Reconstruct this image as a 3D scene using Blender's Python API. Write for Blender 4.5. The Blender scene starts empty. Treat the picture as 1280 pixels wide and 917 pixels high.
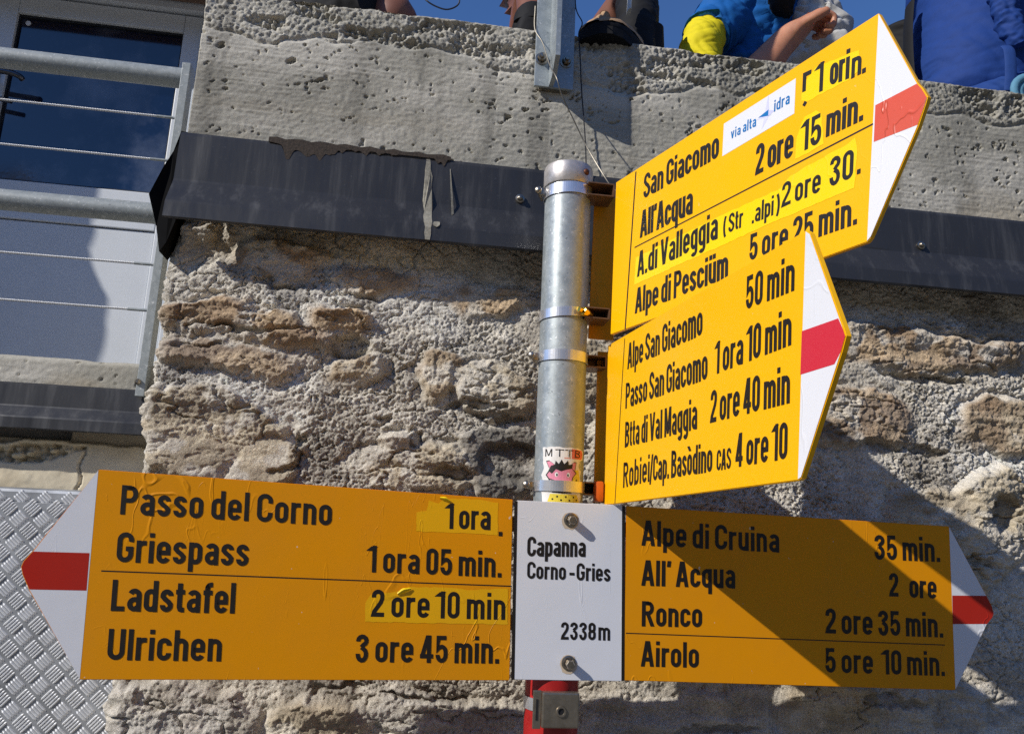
import bpy, bmesh, math, random
import numpy as np
from mathutils import Vector, Matrix, noise as mnoise

scene = bpy.context.scene
COL = scene.collection
PI = math.pi

# ------------------------------------------------------------------ camera
cam_data = bpy.data.cameras.new('camera')
cam = bpy.data.objects.new('camera', cam_data)
COL.objects.link(cam)
cam_data.sensor_fit = 'HORIZONTAL'
cam_data.sensor_width = 36.0
cam_data.lens = 36.0 * 965.0 / 1280.0
cam_data.clip_start = 0.02
cam_data.clip_end = 3000.0
_r = Vector((0.98910193, -0.14018586, 0.04500319))
_d = Vector((0.07164626, 0.19125186, -0.97892264))
_f = Vector((0.12862417, 0.97147859, 0.19921138))
m = Matrix.Identity(4)
for i in range(3):
    m[i][0] = _r[i]; m[i][1] = -_d[i]; m[i][2] = -_f[i]
m[0][3], m[1][3], m[2][3] = 0.0, 0.0, 1.6
cam.matrix_world = m
scene.camera = cam

# ------------------------------------------------------------------ sky and sun
SUN = Vector((2.0, 1.0, -1.488)).normalized()          # the way the light travels
world = bpy.data.worlds.new('World')
scene.world = world
world.use_nodes = True
nt = world.node_tree
sky = nt.nodes.new('ShaderNodeTexSky')
sky.sky_type = 'NISHITA'
sky.sun_disc = False
sky.sun_elevation = math.asin(-SUN.z)
sky.sun_rotation = math.atan2(-SUN.x, -SUN.y)
sky.altitude = 2300
sky.air_density = 1.0
sky.dust_density = 0.1
sky.ozone_density = 4.0
bg = nt.nodes['Background']
bg.inputs['Strength'].default_value = 0.135
tint = nt.nodes.new('ShaderNodeMix'); tint.data_type = 'RGBA'; tint.blend_type = 'MULTIPLY'      # thin, deep blue mountain air
tint.inputs[0].default_value = 1.0; tint.inputs[7].default_value = (0.78, 1.03, 1.32, 1)
nt.links.new(sky.outputs['Color'], tint.inputs[6]); nt.links.new(tint.outputs[2], bg.inputs['Color'])
sun_data = bpy.data.lights.new('sun', 'SUN')
sun_data.energy = 5.0
sun_data.angle = math.radians(0.53)
sun_data.color = (1.0, 0.955, 0.88)
sun = bpy.data.objects.new('sun', sun_data)
sun.rotation_euler = SUN.to_track_quat('-Z', 'Y').to_euler()
sun.location = (-6, -3, 8)
COL.objects.link(sun)
scene.view_settings.view_transform = 'Standard'
scene.view_settings.look = 'None'
scene.view_settings.gamma = 1.0
scene.view_settings.use_curve_mapping = False
scene.view_settings.exposure = -0.19
scene.cycles.max_bounces = 8
scene.cycles.use_denoising = False

# ------------------------------------------------------------------ measured boards (metres, in each board's own plane) and stones
BOARDS = {
 'L': {
  'o': [-0.40186, 1.11811, 1.641],
  'u': [0.99817, 0.06041, 0.00185],
  'w': [0.00044, -0.03778, 0.99929],
  'n': [0.06043, -0.99746, -0.03774],
  'body': [[-0.0075, 0.0056], [0.56581, -0.00605], [0.57432, -0.26169], [0.00656, -0.26253]],
  'tip': [[-0.00608, 0.00622], [0.00573, -0.26352], [-0.07019, -0.15298], [-0.08042, -0.13406], [-0.08373, -0.12402], [-0.08188, -0.11685], [-0.07232, -0.10324]],
  'red': [[-0.00256, -0.10323], [-6e-05, -0.15216], [-0.06981, -0.15297], [-0.08042, -0.13406], [-0.08373, -0.12402], [-0.08188, -0.11685], [-0.07232, -0.10324]],
  'texts': [('Passo del Corno', 0.02746, -0.0517, 0.30675, -0.05498, -0.002, 0.03902), ('Griespass', 0.03033, -0.11415, 0.19969, -0.11423, -0.00203, 0.03956), ('Ladstafel', 0.0317, -0.17712, 0.18826, -0.17704, -0.00208, 0.04035), ('Ulrichen', 0.03456, -0.23867, 0.17747, -0.23912, -0.00202, 0.0393), ('1 ora', 0.46901, -0.05262, 0.53442, -0.05189, -0.00134, 0.03662), ('.', 0.54635, -0.05982, 0.55354, -0.05977, -0.00126, 0.03701), ('1 ora 05 min.', 0.36179, -0.11707, 0.55479, -0.11865, -0.00149, 0.03696), ('2 ore 10 min', 0.37116, -0.17758, 0.56355, -0.1781, -0.0015, 0.03746), ('3 ore 45 min.', 0.35431, -0.2383, 0.55763, -0.2385, -0.00151, 0.03722)],
  'lines': [(0.01374, -0.12608, 0.57105, -0.13067, 0.00161)],
  'patches': [[[0.42468, -0.03117], [0.43884, -0.02824], [0.4413, -0.01323], [0.45558, -0.01714], [0.4644, -0.00865], [0.51653, -0.00843], [0.54433, -0.01176], [0.54572, -0.05927], [0.51941, -0.05801], [0.42587, -0.05779]], [[0.36815, -0.148], [0.40912, -0.14147], [0.42001, -0.13567], [0.47727, -0.13523], [0.51232, -0.13765], [0.5649, -0.134], [0.56756, -0.1845], [0.36331, -0.18443], [0.36228, -0.15794]]],
 },
 'P': {
  'o': [0.16903, 1.14928, 1.6347],
  'u': [0.99993, 0.00679, -0.00933],
  'w': [0.00954, -0.03092, 0.99948],
  'n': [0.0065, -0.9995, -0.03098],
  'body': [[-0.00054, 0.00033], [0.1611, 0.00259], [0.17006, -0.24988], [0.00726, -0.25201]],
  'texts': [('Capanna', 0.01962, -0.07971, 0.10698, -0.0762, -0.0009, 0.02873), ('Corno', 0.02104, -0.11125, 0.07876, -0.11053, -0.00077, 0.02446), ('-', 0.08418, -0.11052, 0.09202, -0.11052, -0.00082, 0.02464), ('Gries', 0.09505, -0.11061, 0.14634, -0.11009, -0.00085, 0.02525), ('2338', 0.07554, -0.19462, 0.1276, -0.19376, -0.00081, 0.02457), ('m', 0.13121, -0.19376, 0.14941, -0.1936, -0.00085, 0.02473)],
  'lines': [(-0.00167, -0.00091, 0.00841, -0.25198, 0.00467), (0.16326, 0.00152, 0.17076, -0.2493, 0.00467)],
  'patches': [],
  'bolts': [[0.08228, -0.0236], [0.08848, -0.22672]],
 },
 'R': {
  'o': [0.3384, 1.1504, 1.63437],
  'u': [0.99993, 0.00679, -0.00933],
  'w': [0.00954, -0.03092, 0.99948],
  'n': [0.0065, -0.9995, -0.03098],
  'body': [[-0.00199, 0.0005], [0.53258, -0.00052], [0.53045, -0.25008], [0.00186, -0.24999]],
  'tip': [[0.53256, -0.00115], [0.53317, -0.25001], [0.59302, -0.15012], [0.60341, -0.13876], [0.60599, -0.13243], [0.6029, -0.12164], [0.5939, -0.10527]],
  'red': [[0.53302, -0.10779], [0.53213, -0.15196], [0.59302, -0.15012], [0.60341, -0.13876], [0.60599, -0.13243], [0.6029, -0.12164], [0.5939, -0.10527]],
  'texts': [('Alpe di Cruina', 0.02286, -0.05646, 0.24376, -0.05636, -0.00053, 0.03723), ("All' Acqua", 0.02469, -0.11482, 0.17242, -0.11305, -0.00053, 0.03719), ('Ronco', 0.02701, -0.17299, 0.12068, -0.17124, -0.00051, 0.03599), ('Airolo', 0.02743, -0.22947, 0.1166, -0.22892, -0.00051, 0.03595), ('35 min.', 0.40218, -0.05867, 0.51532, -0.05761, 0.0001, 0.03789), ('2', 0.42616, -0.11413, 0.4415, -0.11387, 0.00014, 0.03581), ('ore', 0.46054, -0.11454, 0.50648, -0.11437, 0.00019, 0.03593), ('2 ore 35 min.', 0.31873, -0.17298, 0.51603, -0.17251, -4e-05, 0.03718), ('5 ore  10 min.', 0.3177, -0.23007, 0.51661, -0.22959, -4e-05, 0.03598)],
  'lines': [(0.00365, -0.18356, 0.51819, -0.18357, 0.00143)],
  'patches': [],
 },
 'S1': {
  'o': [0.31277, 1.15031, 2.14798],
  'u': [0.30902, -0.95106, 0.0],
  'w': [0.0166, 0.00539, 0.99985],
  'n': [-0.95091, -0.30897, 0.01745],
  'body': [[-0.00441, 0.01103], [0.4983, 0.00501], [0.4744, -0.24684], [-0.00504, -0.24782]],
  'tip': [[0.49929, 0.00486], [0.4744, -0.24684], [0.47891, -0.2435], [0.53862, -0.14587], [0.54744, -0.12687], [0.55002, -0.12041], [0.54499, -0.10819], [0.54001, -0.0998]],
  'red': [[0.49033, -0.09951], [0.48661, -0.14083], [0.53828, -0.14571], [0.54744, -0.12687], [0.55002, -0.12041], [0.54499, -0.10819], [0.54001, -0.0998]],
  'white': [[0.25693, -0.00885], [0.38358, -0.00969], [0.38018, -0.05446], [0.25407, -0.05493]],
  'star': [[0.32702, -0.05021], [0.33128, -0.03632], [0.31807, -0.03321], [0.33202, -0.03007], [0.33909, -0.00881], [0.33954, -0.02996], [0.34956, -0.03497], [0.33878, -0.0378]],
  'tri': [[0.3209, -0.03124], [0.33888, -0.02853], [0.33811, -0.03692], [0.34483, -0.0386]],
  'texts': [('San Giacomo', 0.07515, -0.04874, 0.24678, -0.05293, 0.00071, 0.04102), ("All'Acqua", 0.06908, -0.11053, 0.19316, -0.11476, 0.00071, 0.04364), ('A.di Valleggia', 0.06438, -0.17216, 0.24583, -0.16903, 0.00063, 0.04031), ('( Str', 0.25678, -0.16817, 0.29291, -0.1685, 0.00137, 0.02619), ('.alpi )', 0.30886, -0.17002, 0.35456, -0.17157, 0.00158, 0.02548), ('2', 0.35756, -0.16706, 0.37246, -0.167, 0.0022, 0.03083), ('ore', 0.37858, -0.16777, 0.41646, -0.16893, 0.00227, 0.03018), ('30', 0.42842, -0.16805, 0.46043, -0.16987, 0.00286, 0.03378), ('.', 0.46501, -0.16805, 0.47007, -0.16839, 0.00294, 0.03203), ('Alpe di Pesciüm', 0.06122, -0.2291, 0.26553, -0.22797, 0.0006, 0.03962), ('5 ore 25 min.', 0.30392, -0.21717, 0.46322, -0.2232, 0.00212, 0.03443), ('2 ore', 0.31548, -0.10821, 0.37665, -0.10862, 0.00254, 0.0406), ('15', 0.38952, -0.10885, 0.41865, -0.11017, 0.00287, 0.03748), ('min.', 0.42578, -0.10673, 0.47512, -0.10933, 0.00301, 0.03614), ('Γ', 0.3921, -0.04634, 0.40475, -0.04816, 0.00284, 0.03728), ('1', 0.41192, -0.04572, 0.42352, -0.04722, 0.00292, 0.03655), ('ori', 0.43333, -0.04657, 0.45887, -0.0512, 0.00299, 0.03574), ('n', 0.46198, -0.05339, 0.47503, -0.05423, 0.00283, 0.03177), ('.', 0.47655, -0.05506, 0.48063, -0.0554, 0.00304, 0.0331)],
  'logo': [('via', 0.27028, -0.03764, 0.28913, -0.03914, 0.00075, 0.0141), ('alta', 0.29282, -0.03916, 0.31703, -0.04105, 0.00086, 0.01492), ('idra', 0.34767, -0.03652, 0.37331, -0.03782, 0.00103, 0.01525)],
  'lines': [(0.05479, -0.12136, 0.48751, -0.11959, 0.00204), (0.05258, 0.00639, 0.03611, -0.24795, 0.0032)],
  'patches': [[[0.39173, -0.03518], [0.39939, -0.02041], [0.41399, -0.01177], [0.44804, -0.01885], [0.47358, -0.02474], [0.47372, -0.04818], [0.45773, -0.05304], [0.43028, -0.05028], [0.40113, -0.04939], [0.39155, -0.04345]], [[0.38326, -0.08711], [0.39591, -0.06636], [0.41255, -0.06642], [0.42045, -0.07439], [0.42277, -0.11322], [0.39957, -0.11479], [0.38026, -0.11346]], [[0.05946, -0.13908], [0.24995, -0.13848], [0.30197, -0.13976], [0.3559, -0.14137], [0.37249, -0.13162], [0.40157, -0.12963], [0.45508, -0.12784], [0.46459, -0.12463], [0.467, -0.14255], [0.46143, -0.18176], [0.36165, -0.18017], [0.0573, -0.18226]]],
 },
 'S2': {
  'o': [0.31507, 1.17426, 1.88716],
  'u': [0.0802, -0.99678, 0.0],
  'w': [0.01044, 0.00084, 0.99995],
  'n': [-0.99672, -0.08019, 0.01047],
  'body': [[-0.01797, 0.00463], [0.53304, -0.00415], [0.51273, -0.2362], [-0.0135, -0.25165]],
  'tip': [[0.53304, -0.00415], [0.51247, -0.23654], [0.51717, -0.23496], [0.58077, -0.13166], [0.58732, -0.11874], [0.58496, -0.11232], [0.53926, -0.00886]],
  'red': [[0.52305, -0.0994], [0.51917, -0.1408], [0.57111, -0.14121], [0.58077, -0.13166], [0.58732, -0.11874], [0.58496, -0.11232], [0.57846, -0.10045]],
  'texts': [('Alpe San Giacomo', 0.07366, -0.05244, 0.32066, -0.05585, 0.0, 0.03947), ('Passo San Giacomo', 0.06986, -0.11161, 0.33417, -0.11213, -3e-05, 0.03879), ('Btta di Val Maggia', 0.07136, -0.16954, 0.30814, -0.16766, -2e-05, 0.03795), ('Robiei', 0.06808, -0.22809, 0.16703, -0.22302, -4e-05, 0.03668), ('/Cap. Basòdino', 0.1684, -0.22297, 0.34656, -0.21974, 0.00064, 0.03413), ('CAS', 0.35695, -0.21934, 0.38864, -0.21882, 0.00129, 0.02286), ('4 ore 10', 0.39877, -0.21816, 0.49613, -0.21598, 0.00228, 0.03528), ('50 min', 0.42215, -0.05266, 0.51306, -0.05729, 0.00246, 0.03677), ('1 ora 10 min', 0.35269, -0.11042, 0.50619, -0.1091, 0.00203, 0.03748), ('2 ore 40 min', 0.34155, -0.16488, 0.50195, -0.16424, 0.00198, 0.03758)],
  'lines': [(0.05863, -0.00134, 0.03551, -0.24995, 0.00273)],
  'patches': [],
 },
}
STONES = [(-0.251, 2.039, 0.085, 0.031, 1, 6, 0), (-0.068, 2.025, 0.071, 0.02, 1, 6, 0), (0.121, 2.008, 0.076, 0.027, 0, 6, 0), (-0.407, 2.064, 0.029, 0.033, -4, 8, 3), (-0.299, 1.913, 0.143, 0.036, -2, 26, 0), (-0.312, 1.858, 0.116, 0.027, -1, 20, 1), (-0.131, 1.939, 0.058, 0.031, -2, 22, 0), (-0.103, 1.851, 0.049, 0.023, 6, 16, 4), (-0.37, 1.719, 0.069, 0.058, -12, 20, 2), (-0.245, 1.693, 0.06, 0.045, -4, 16, 2), (-0.343, 1.727, 0.128, 0.069, -4, 6, 2), (0.065, 1.852, 0.064, 0.038, 2, 18, 4), (0.166, 1.83, 0.072, 0.05, 0, 20, 2), (-0.01, 1.727, 0.036, 0.031, 4, 20, 0), (0.02, 1.687, 0.099, 0.042, -1, 18, 2), (0.17, 1.702, 0.074, 0.064, 6, 12, 5), (1.008, 1.967, 0.215, 0.039, 2, 22, 1), (0.932, 1.981, 0.136, 0.038, 2, 12, 0), (0.866, 1.828, 0.109, 0.051, -2, 16, 1), (1.15, 1.826, 0.09, 0.057, 2, 16, 4), (1.109, 1.641, 0.101, 0.09, 26, 24, 2), (0.994, 1.658, 0.076, 0.051, 16, 10, 2), (-0.324, 1.271, 0.11, 0.057, -4, 24, 3), (-0.102, 1.256, 0.1, 0.051, 0, 12, 2), (0.101, 1.276, 0.144, 0.046, -10, 16, 3), (0.523, 1.28, 0.199, 0.053, 0, 14, 3), (0.786, 1.303, 0.105, 0.056, -12, 10, 2), (0.984, 1.286, 0.093, 0.071, 2, 10, 3), (-0.318, 1.52, 0.112, 0.064, -4, 18, 2), (-0.063, 1.543, 0.105, 0.06, -4, 18, 4), (-0.091, 1.414, 0.154, 0.053, -4, 18, 2), (0.089, 1.457, 0.08, 0.061, -4, 14, 1), (-0.327, 1.396, 0.085, 0.055, -4, 18, 2), (0.463, 1.747, 0.136, 0.062, 1, 20, 4), (0.602, 1.845, 0.094, 0.065, -4, 16, 2), (0.509, 1.551, 0.163, 0.076, -1, 16, 1), (0.812, 1.535, 0.141, 0.08, -1, 18, 2), (0.655, 1.42, 0.134, 0.061, -1, 16, 4), (0.883, 1.412, 0.109, 0.064, -1, 16, 2), (0.357, 1.858, 0.06, 0.093, -4, 14, 2), (0.415, 1.983, 0.124, 0.048, -4, 16, 1), (0.62, 1.984, 0.096, 0.043, -4, 18, 0), (1.39, 1.996, 0.148, 0.076, 0, 20, 1), (1.402, 1.802, 0.126, 0.093, -4, 18, 2), (1.359, 1.599, 0.139, 0.09, -4, 18, 4), (1.351, 1.395, 0.152, 0.087, -4, 18, 2)]
HOLLOWS = [(-0.117, 1.893, 0.0357, 0.022, 0.016), (0.187, 1.706, 0.0653, 0.0369, 0.02), (0.087, 1.681, 0.0416, 0.0139, 0.014), (-0.191, 1.709, 0.0066, 0.0369, 0.014), (-0.291, 1.908, 0.0558, 0.0053, 0.012), (-0.36, 1.874, 0.0443, 0.0052, 0.008), (0.125, 1.801, 0.0626, 0.0071, 0.014), (-0.041, 1.773, 0.0137, 0.0055, 0.009), (0.169, 1.784, 0.0572, 0.0072, 0.012), (0.01, 1.737, 0.0165, 0.0138, 0.012), (-0.247, 2.002, 0.0408, 0.0054, 0.008), (0.933, 2.007, 0.0443, 0.0085, 0.012), (0.996, 1.918, 0.1023, 0.0085, 0.012), (1.003, 1.775, 0.0435, 0.0134, 0.014), (1.141, 1.665, 0.0338, 0.0372, 0.016), (1.07, 1.573, 0.0495, 0.0099, 0.012), (0.777, 1.856, 0.0227, 0.0065, 0.008), (-0.083, 1.325, 0.0431, 0.0051, 0.008), (0.046, 1.318, 0.065, 0.0052, 0.009), (0.565, 1.268, 0.086, 0.0072, 0.009), (0.893, 1.318, 0.0708, 0.0092, 0.01), (-0.213, 1.674, 0.0261, 0.0065, 0.01)]

# ------------------------------------------------------------------ helpers
def srgb(r, g, b):
    def c(v):
        v /= 255.0
        return v / 12.92 if v <= 0.04045 else ((v + 0.055) / 1.055) ** 2.4
    return (c(r), c(g), c(b))

def thing(name, label, cat, loc=(0, 0, 0), group=None):
    o = bpy.data.objects.new(name, None)
    COL.objects.link(o)
    o.location = loc
    o.empty_display_size = 0.05
    o['label'] = label; o['category'] = cat
    if group: o['group'] = group
    return o

def tag(o, label=None, cat=None, group=None, kind=None):
    if label: o['label'] = label
    if cat: o['category'] = cat
    if group: o['group'] = group
    if kind: o['kind'] = kind
    return o

def link(name, me, mat=None, parent=None, smooth=False, label=None):
    """links a mesh given in world coordinates; a parent is an unrotated Empty (or such a mesh)"""
    o = bpy.data.objects.new(name, me)
    COL.objects.link(o)
    if mat is not None:
        for mm in (mat if isinstance(mat, (list, tuple)) else [mat]): me.materials.append(mm)
    if parent is not None:
        off = Vector((0, 0, 0)); p = parent
        while p is not None:
            off += p.location; p = p.parent
        me.transform(Matrix.Translation(-off))
        o.parent = parent
    if smooth:
        me.polygons.foreach_set('use_smooth', [True] * len(me.polygons))
    if label: o['label'] = label
    return o

def obj(name, bm, mat=None, parent=None, smooth=False, label=None):
    me = bpy.data.meshes.new(name)
    bm.normal_update()
    bm.to_mesh(me); bm.free()
    o = link(name, me, mat, parent, smooth, label)
    if smooth: me.set_sharp_from_angle(angle=0.85)
    return o

def recentre(o):
    """a top-level mesh gets its origin at its base centre"""
    me = o.data
    n = len(me.vertices)
    co = np.empty(n * 3); me.vertices.foreach_get('co', co); co = co.reshape(-1, 3)
    c = Vector(((co[:, 0].min() + co[:, 0].max()) / 2, (co[:, 1].min() + co[:, 1].max()) / 2, co[:, 2].min()))
    me.transform(Matrix.Translation(-c)); o.location = c
    return o

def box(bm, lo, hi, bevel=0.0, M=None):
    r = bmesh.ops.create_cube(bm, size=1.0)
    vs = r['verts']
    lo = Vector(lo); hi = Vector(hi)
    for v in vs:
        v.co = Vector([(lo[i] + hi[i]) / 2 + v.co[i] * (hi[i] - lo[i]) for i in range(3)])
    if bevel > 0:
        es = list({e for v in vs for e in v.link_edges})
        rr = bmesh.ops.bevel(bm, geom=es, offset=bevel, segments=2, affect='EDGES', profile=0.6)
        vs = list({v for f in rr['faces'] for v in f.verts} | {v for v in vs if v.is_valid})
    if M is not None:
        for v in vs:
            if v.is_valid: v.co = M @ v.co
    return vs

def frame_for(d):
    d = d.normalized()
    a = Vector((0, 0, 1)) if abs(d.z) < 0.9 else Vector((1, 0, 0))
    x = a.cross(d).normalized()
    return x, d.cross(x).normalized()

def tube(bm, pts, rad, seg=10, caps=True, squash=None, fold=None):
    """a tube through pts; rad a number or one per point"""
    pts = [Vector(p) for p in pts]
    n = len(pts)
    if not isinstance(rad, (list, tuple)): rad = [rad] * n
    rings = []
    x = None
    for i, p in enumerate(pts):
        t = (pts[min(i + 1, n - 1)] - pts[max(i - 1, 0)])
        if t.length < 1e-9: t = Vector((0, 0, 1))
        t.normalize()
        if x is None: x, y = frame_for(t)
        else:
            x = (x - t * x.dot(t)).normalized(); y = t.cross(x)
        ring = []
        for k in range(seg):
            a = 2 * PI * k / seg
            r = rad[i]
            rx = r if not isinstance(r, (list, tuple)) else r[0]
            ry = r if not isinstance(r, (list, tuple)) else r[1]
            ring.append(bm.verts.new(p + x * math.cos(a) * rx + y * math.sin(a) * ry))
        rings.append(ring)
    for i in range(n - 1):
        for k in range(seg):
            bm.faces.new((rings[i][k], rings[i][(k + 1) % seg], rings[i + 1][(k + 1) % seg], rings[i + 1][k]))
    if caps:
        bm.faces.new(list(reversed(rings[0]))); bm.faces.new(rings[-1])
    return rings

def lathe(bm, c, axis, prof, seg=32, x=None):
    """prof: (radius, height along axis) pairs"""
    axis = Vector(axis).normalized()
    if x is None: x, y = frame_for(axis)
    else: y = axis.cross(x)
    c = Vector(c)
    rings = []
    for r, h in prof:
        if r < 1e-7: rings.append([bm.verts.new(c + axis * h)])
        else: rings.append([bm.verts.new(c + axis * h + (x * math.cos(2 * PI * k / seg) + y * math.sin(2 * PI * k / seg)) * r) for k in range(seg)])
    for a, b in zip(rings[:-1], rings[1:]):
        for k in range(seg):
            k2 = (k + 1) % seg
            if len(a) == 1 and len(b) == 1: continue
            if len(a) == 1: bm.faces.new((a[0], b[k2], b[k]))
            elif len(b) == 1: bm.faces.new((a[k], a[k2], b[0]))
            else: bm.faces.new((a[k], a[k2], b[k2], b[k]))

def smooth_path(pts, n=6):
    """Catmull-Rom through pts"""
    P = [Vector(p) for p in pts]
    P = [P[0] * 2 - P[1]] + P + [P[-1] * 2 - P[-2]]
    out = []
    for i in range(1, len(P) - 2):
        for k in range(n):
            t = k / n
            a, b, c, d = P[i - 1], P[i], P[i + 1], P[i + 2]
            out.append(0.5 * ((2 * b) + (c - a) * t + (2 * a - 5 * b + 4 * c - d) * t * t + (3 * b - a - 3 * c + d) * t ** 3))
    out.append(P[-2])
    return out

# ------------------------------------------------------------------ numpy noise
def _h(ix, iy, seed):
    n = (ix.astype(np.int64) * 374761393 + iy.astype(np.int64) * 668265263 + seed * 1442695041) & 0xffffffff
    n = ((n ^ (n >> 13)) * 1274126177) & 0xffffffff
    n = ((n ^ (n >> 16)) * 2246822519) & 0xffffffff
    return ((n ^ (n >> 15)) & 0xffffff) / float(0xffffff)

def vnoise(x, y, seed=0):
    ix = np.floor(x); iy = np.floor(y)
    fx = x - ix; fy = y - iy
    ux = fx * fx * fx * (fx * (fx * 6 - 15) + 10); uy = fy * fy * fy * (fy * (fy * 6 - 15) + 10)
    a = _h(ix, iy, seed); b = _h(ix + 1, iy, seed); c = _h(ix, iy + 1, seed); d = _h(ix + 1, iy + 1, seed)
    return (a + (b - a) * ux) * (1 - uy) + (c + (d - c) * ux) * uy

def fbm(x, y, seed=0, octv=4, gain=0.5):
    s = 0; a = 1; t = 0
    for o in range(octv):
        s = s + a * vnoise(x, y, seed + o * 17); t += a
        x = x * 2.03 + 5.1; y = y * 2.03 + 3.7; a *= gain
    return s / t

def worley(x, y, seed=0):
    ix = np.floor(x); iy = np.floor(y)
    f1 = np.full(x.shape, 9.0); f2 = np.full(x.shape, 9.0); cid = np.zeros(x.shape)
    for dx in (-1, 0, 1):
        for dy in (-1, 0, 1):
            cx = ix + dx; cy = iy + dy
            px = cx + _h(cx, cy, seed); py = cy + _h(cx, cy, seed + 7)
            d = np.sqrt((px - x) ** 2 + (py - y) ** 2)
            near = d < f1
            f2 = np.where(near, f1, np.minimum(f2, d))
            cid = np.where(near, _h(cx, cy, seed + 13), cid)
            f1 = np.where(near, d, f1)
    return f1, f2, cid

def sstep(a, b, x):
    t = np.clip((x - a) / (b - a), 0, 1)
    return t * t * (3 - 2 * t)

def grid_mesh(name, P, colr=None, mat=None, parent=None, flip=False):
    """P (rows, cols, 3) -> one mesh, with an albedo attribute"""
    nr, nc = P.shape[:2]
    me = bpy.data.meshes.new(name)
    idx = np.arange(nr * nc).reshape(nr, nc)
    q = np.stack([idx[:-1, :-1], idx[:-1, 1:], idx[1:, 1:], idx[1:, :-1]], -1).reshape(-1, 4)
    if flip: q = q[:, ::-1]
    me.vertices.add(nr * nc); me.vertices.foreach_set('co', P.reshape(-1).astype(np.float32))
    me.loops.add(q.size); me.loops.foreach_set('vertex_index', q.reshape(-1).astype(np.int32))
    me.polygons.add(len(q)); me.polygons.foreach_set('loop_start', np.arange(0, q.size, 4, dtype=np.int32))
    me.update(calc_edges=True)
    if colr is not None:
        at = me.color_attributes.new('albedo', 'FLOAT_COLOR', 'POINT')
        c4 = np.ones((nr * nc, 4), np.float32); c4[:, :3] = colr.reshape(-1, 3)
        at.data.foreach_set('color', c4.reshape(-1))
    return link(name, me, mat, parent, smooth=True)

# ------------------------------------------------------------------ materials
class NB:
    def __init__(self, name):
        self.m = bpy.data.materials.new(name)
        self.m.use_nodes = True
        self.t = self.m.node_tree
        self.b = self.t.nodes['Principled BSDF']
        self.tc = self.t.nodes.new('ShaderNodeTexCoord')
    def n(self, kind, **kw):
        nd = self.t.nodes.new(kind)
        for k, v in kw.items():
            if k in nd.inputs.keys(): nd.inputs[k].default_value = v
            else: setattr(nd, k, v)
        return nd
    def l(self, a, b): self.t.links.new(a, b)
    def noise(self, scale, detail=4, rough=0.5, stretch=None, dist=0.0):
        nd = self.n('ShaderNodeTexNoise', Scale=scale, Detail=detail, Roughness=rough, Distortion=dist)
        src = self.tc.outputs['Object']
        if stretch:
            mp = self.n('ShaderNodeMapping'); mp.inputs['Scale'].default_value = stretch
            self.l(src, mp.inputs['Vector']); src = mp.outputs['Vector']
        self.l(src, nd.inputs['Vector'])
        return nd.outputs['Fac']
    def ramp(self, src, stops, interp='LINEAR'):
        nd = self.n('ShaderNodeValToRGB')
        nd.color_ramp.interpolation = interp
        els = nd.color_ramp.elements
        while len(els) < len(stops): els.new(0.5)
        for e, (p, c) in zip(els, stops):
            e.position = p
            e.color = (c, c, c, 1) if not isinstance(c, (tuple, list)) else (*c[:3], 1)
        self.l(src, nd.inputs['Fac'])
        return nd.outputs['Color']
    def mix(self, fac, a, b, mode='MIX'):
        nd = self.n('ShaderNodeMix', data_type='RGBA', blend_type=mode)
        for sock, v in ((nd.inputs[0], fac), (nd.inputs[6], a), (nd.inputs[7], b)):
            if isinstance(v, (int, float)): sock.default_value = v
            elif isinstance(v, (tuple, list)): sock.default_value = (*v[:3], 1)
            else: self.l(v, sock)
        return nd.outputs[2]
    def math(self, op, a, b=0.0):
        nd = self.n('ShaderNodeMath', operation=op)
        for sock, v in ((nd.inputs[0], a), (nd.inputs[1], b)):
            if isinstance(v, (int, float)): sock.default_value = v
            else: self.l(v, sock)
        return nd.outputs[0]
    def bump(self, h, strength=0.3, dist=0.002, prev=None):
        nd = self.n('ShaderNodeBump', Strength=strength, Distance=dist)
        self.l(h, nd.inputs['Height'])
        if prev is not None: self.l(prev, nd.inputs['Normal'])
        self.l(nd.outputs['Normal'], self.b.inputs['Normal'])
        return nd.outputs['Normal']
    def base(self, v):
        if isinstance(v, (tuple, list)): self.b.inputs['Base Color'].default_value = (*v[:3], 1)
        else: self.l(v, self.b.inputs['Base Color'])
    def set(self, **kw):
        for k, v in kw.items():
            s = self.b.inputs[k.replace('_', ' ')]
            if isinstance(v, (int, float, tuple)): s.default_value = v
            else: self.l(v, s)
        return self

def simple(name, col, rough=0.5, metal=0.0, var=0.15, scale=30, bump=0.0, bscale=400, spec=0.5, stretch=None):
    k = NB(name)
    n = k.noise(scale, 5, 0.6, stretch)
    d = tuple(c * (1 - var) for c in col); e = tuple(min(1, c * (1 + var)) for c in col)
    k.base(k.ramp(n, [(0.3, d), (0.7, e)]))
    k.set(Roughness=rough, Metallic=metal, Specular_IOR_Level=spec)
    if bump: k.bump(k.noise(bscale, 3, 0.6), bump, 0.001)
    return k.m

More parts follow.
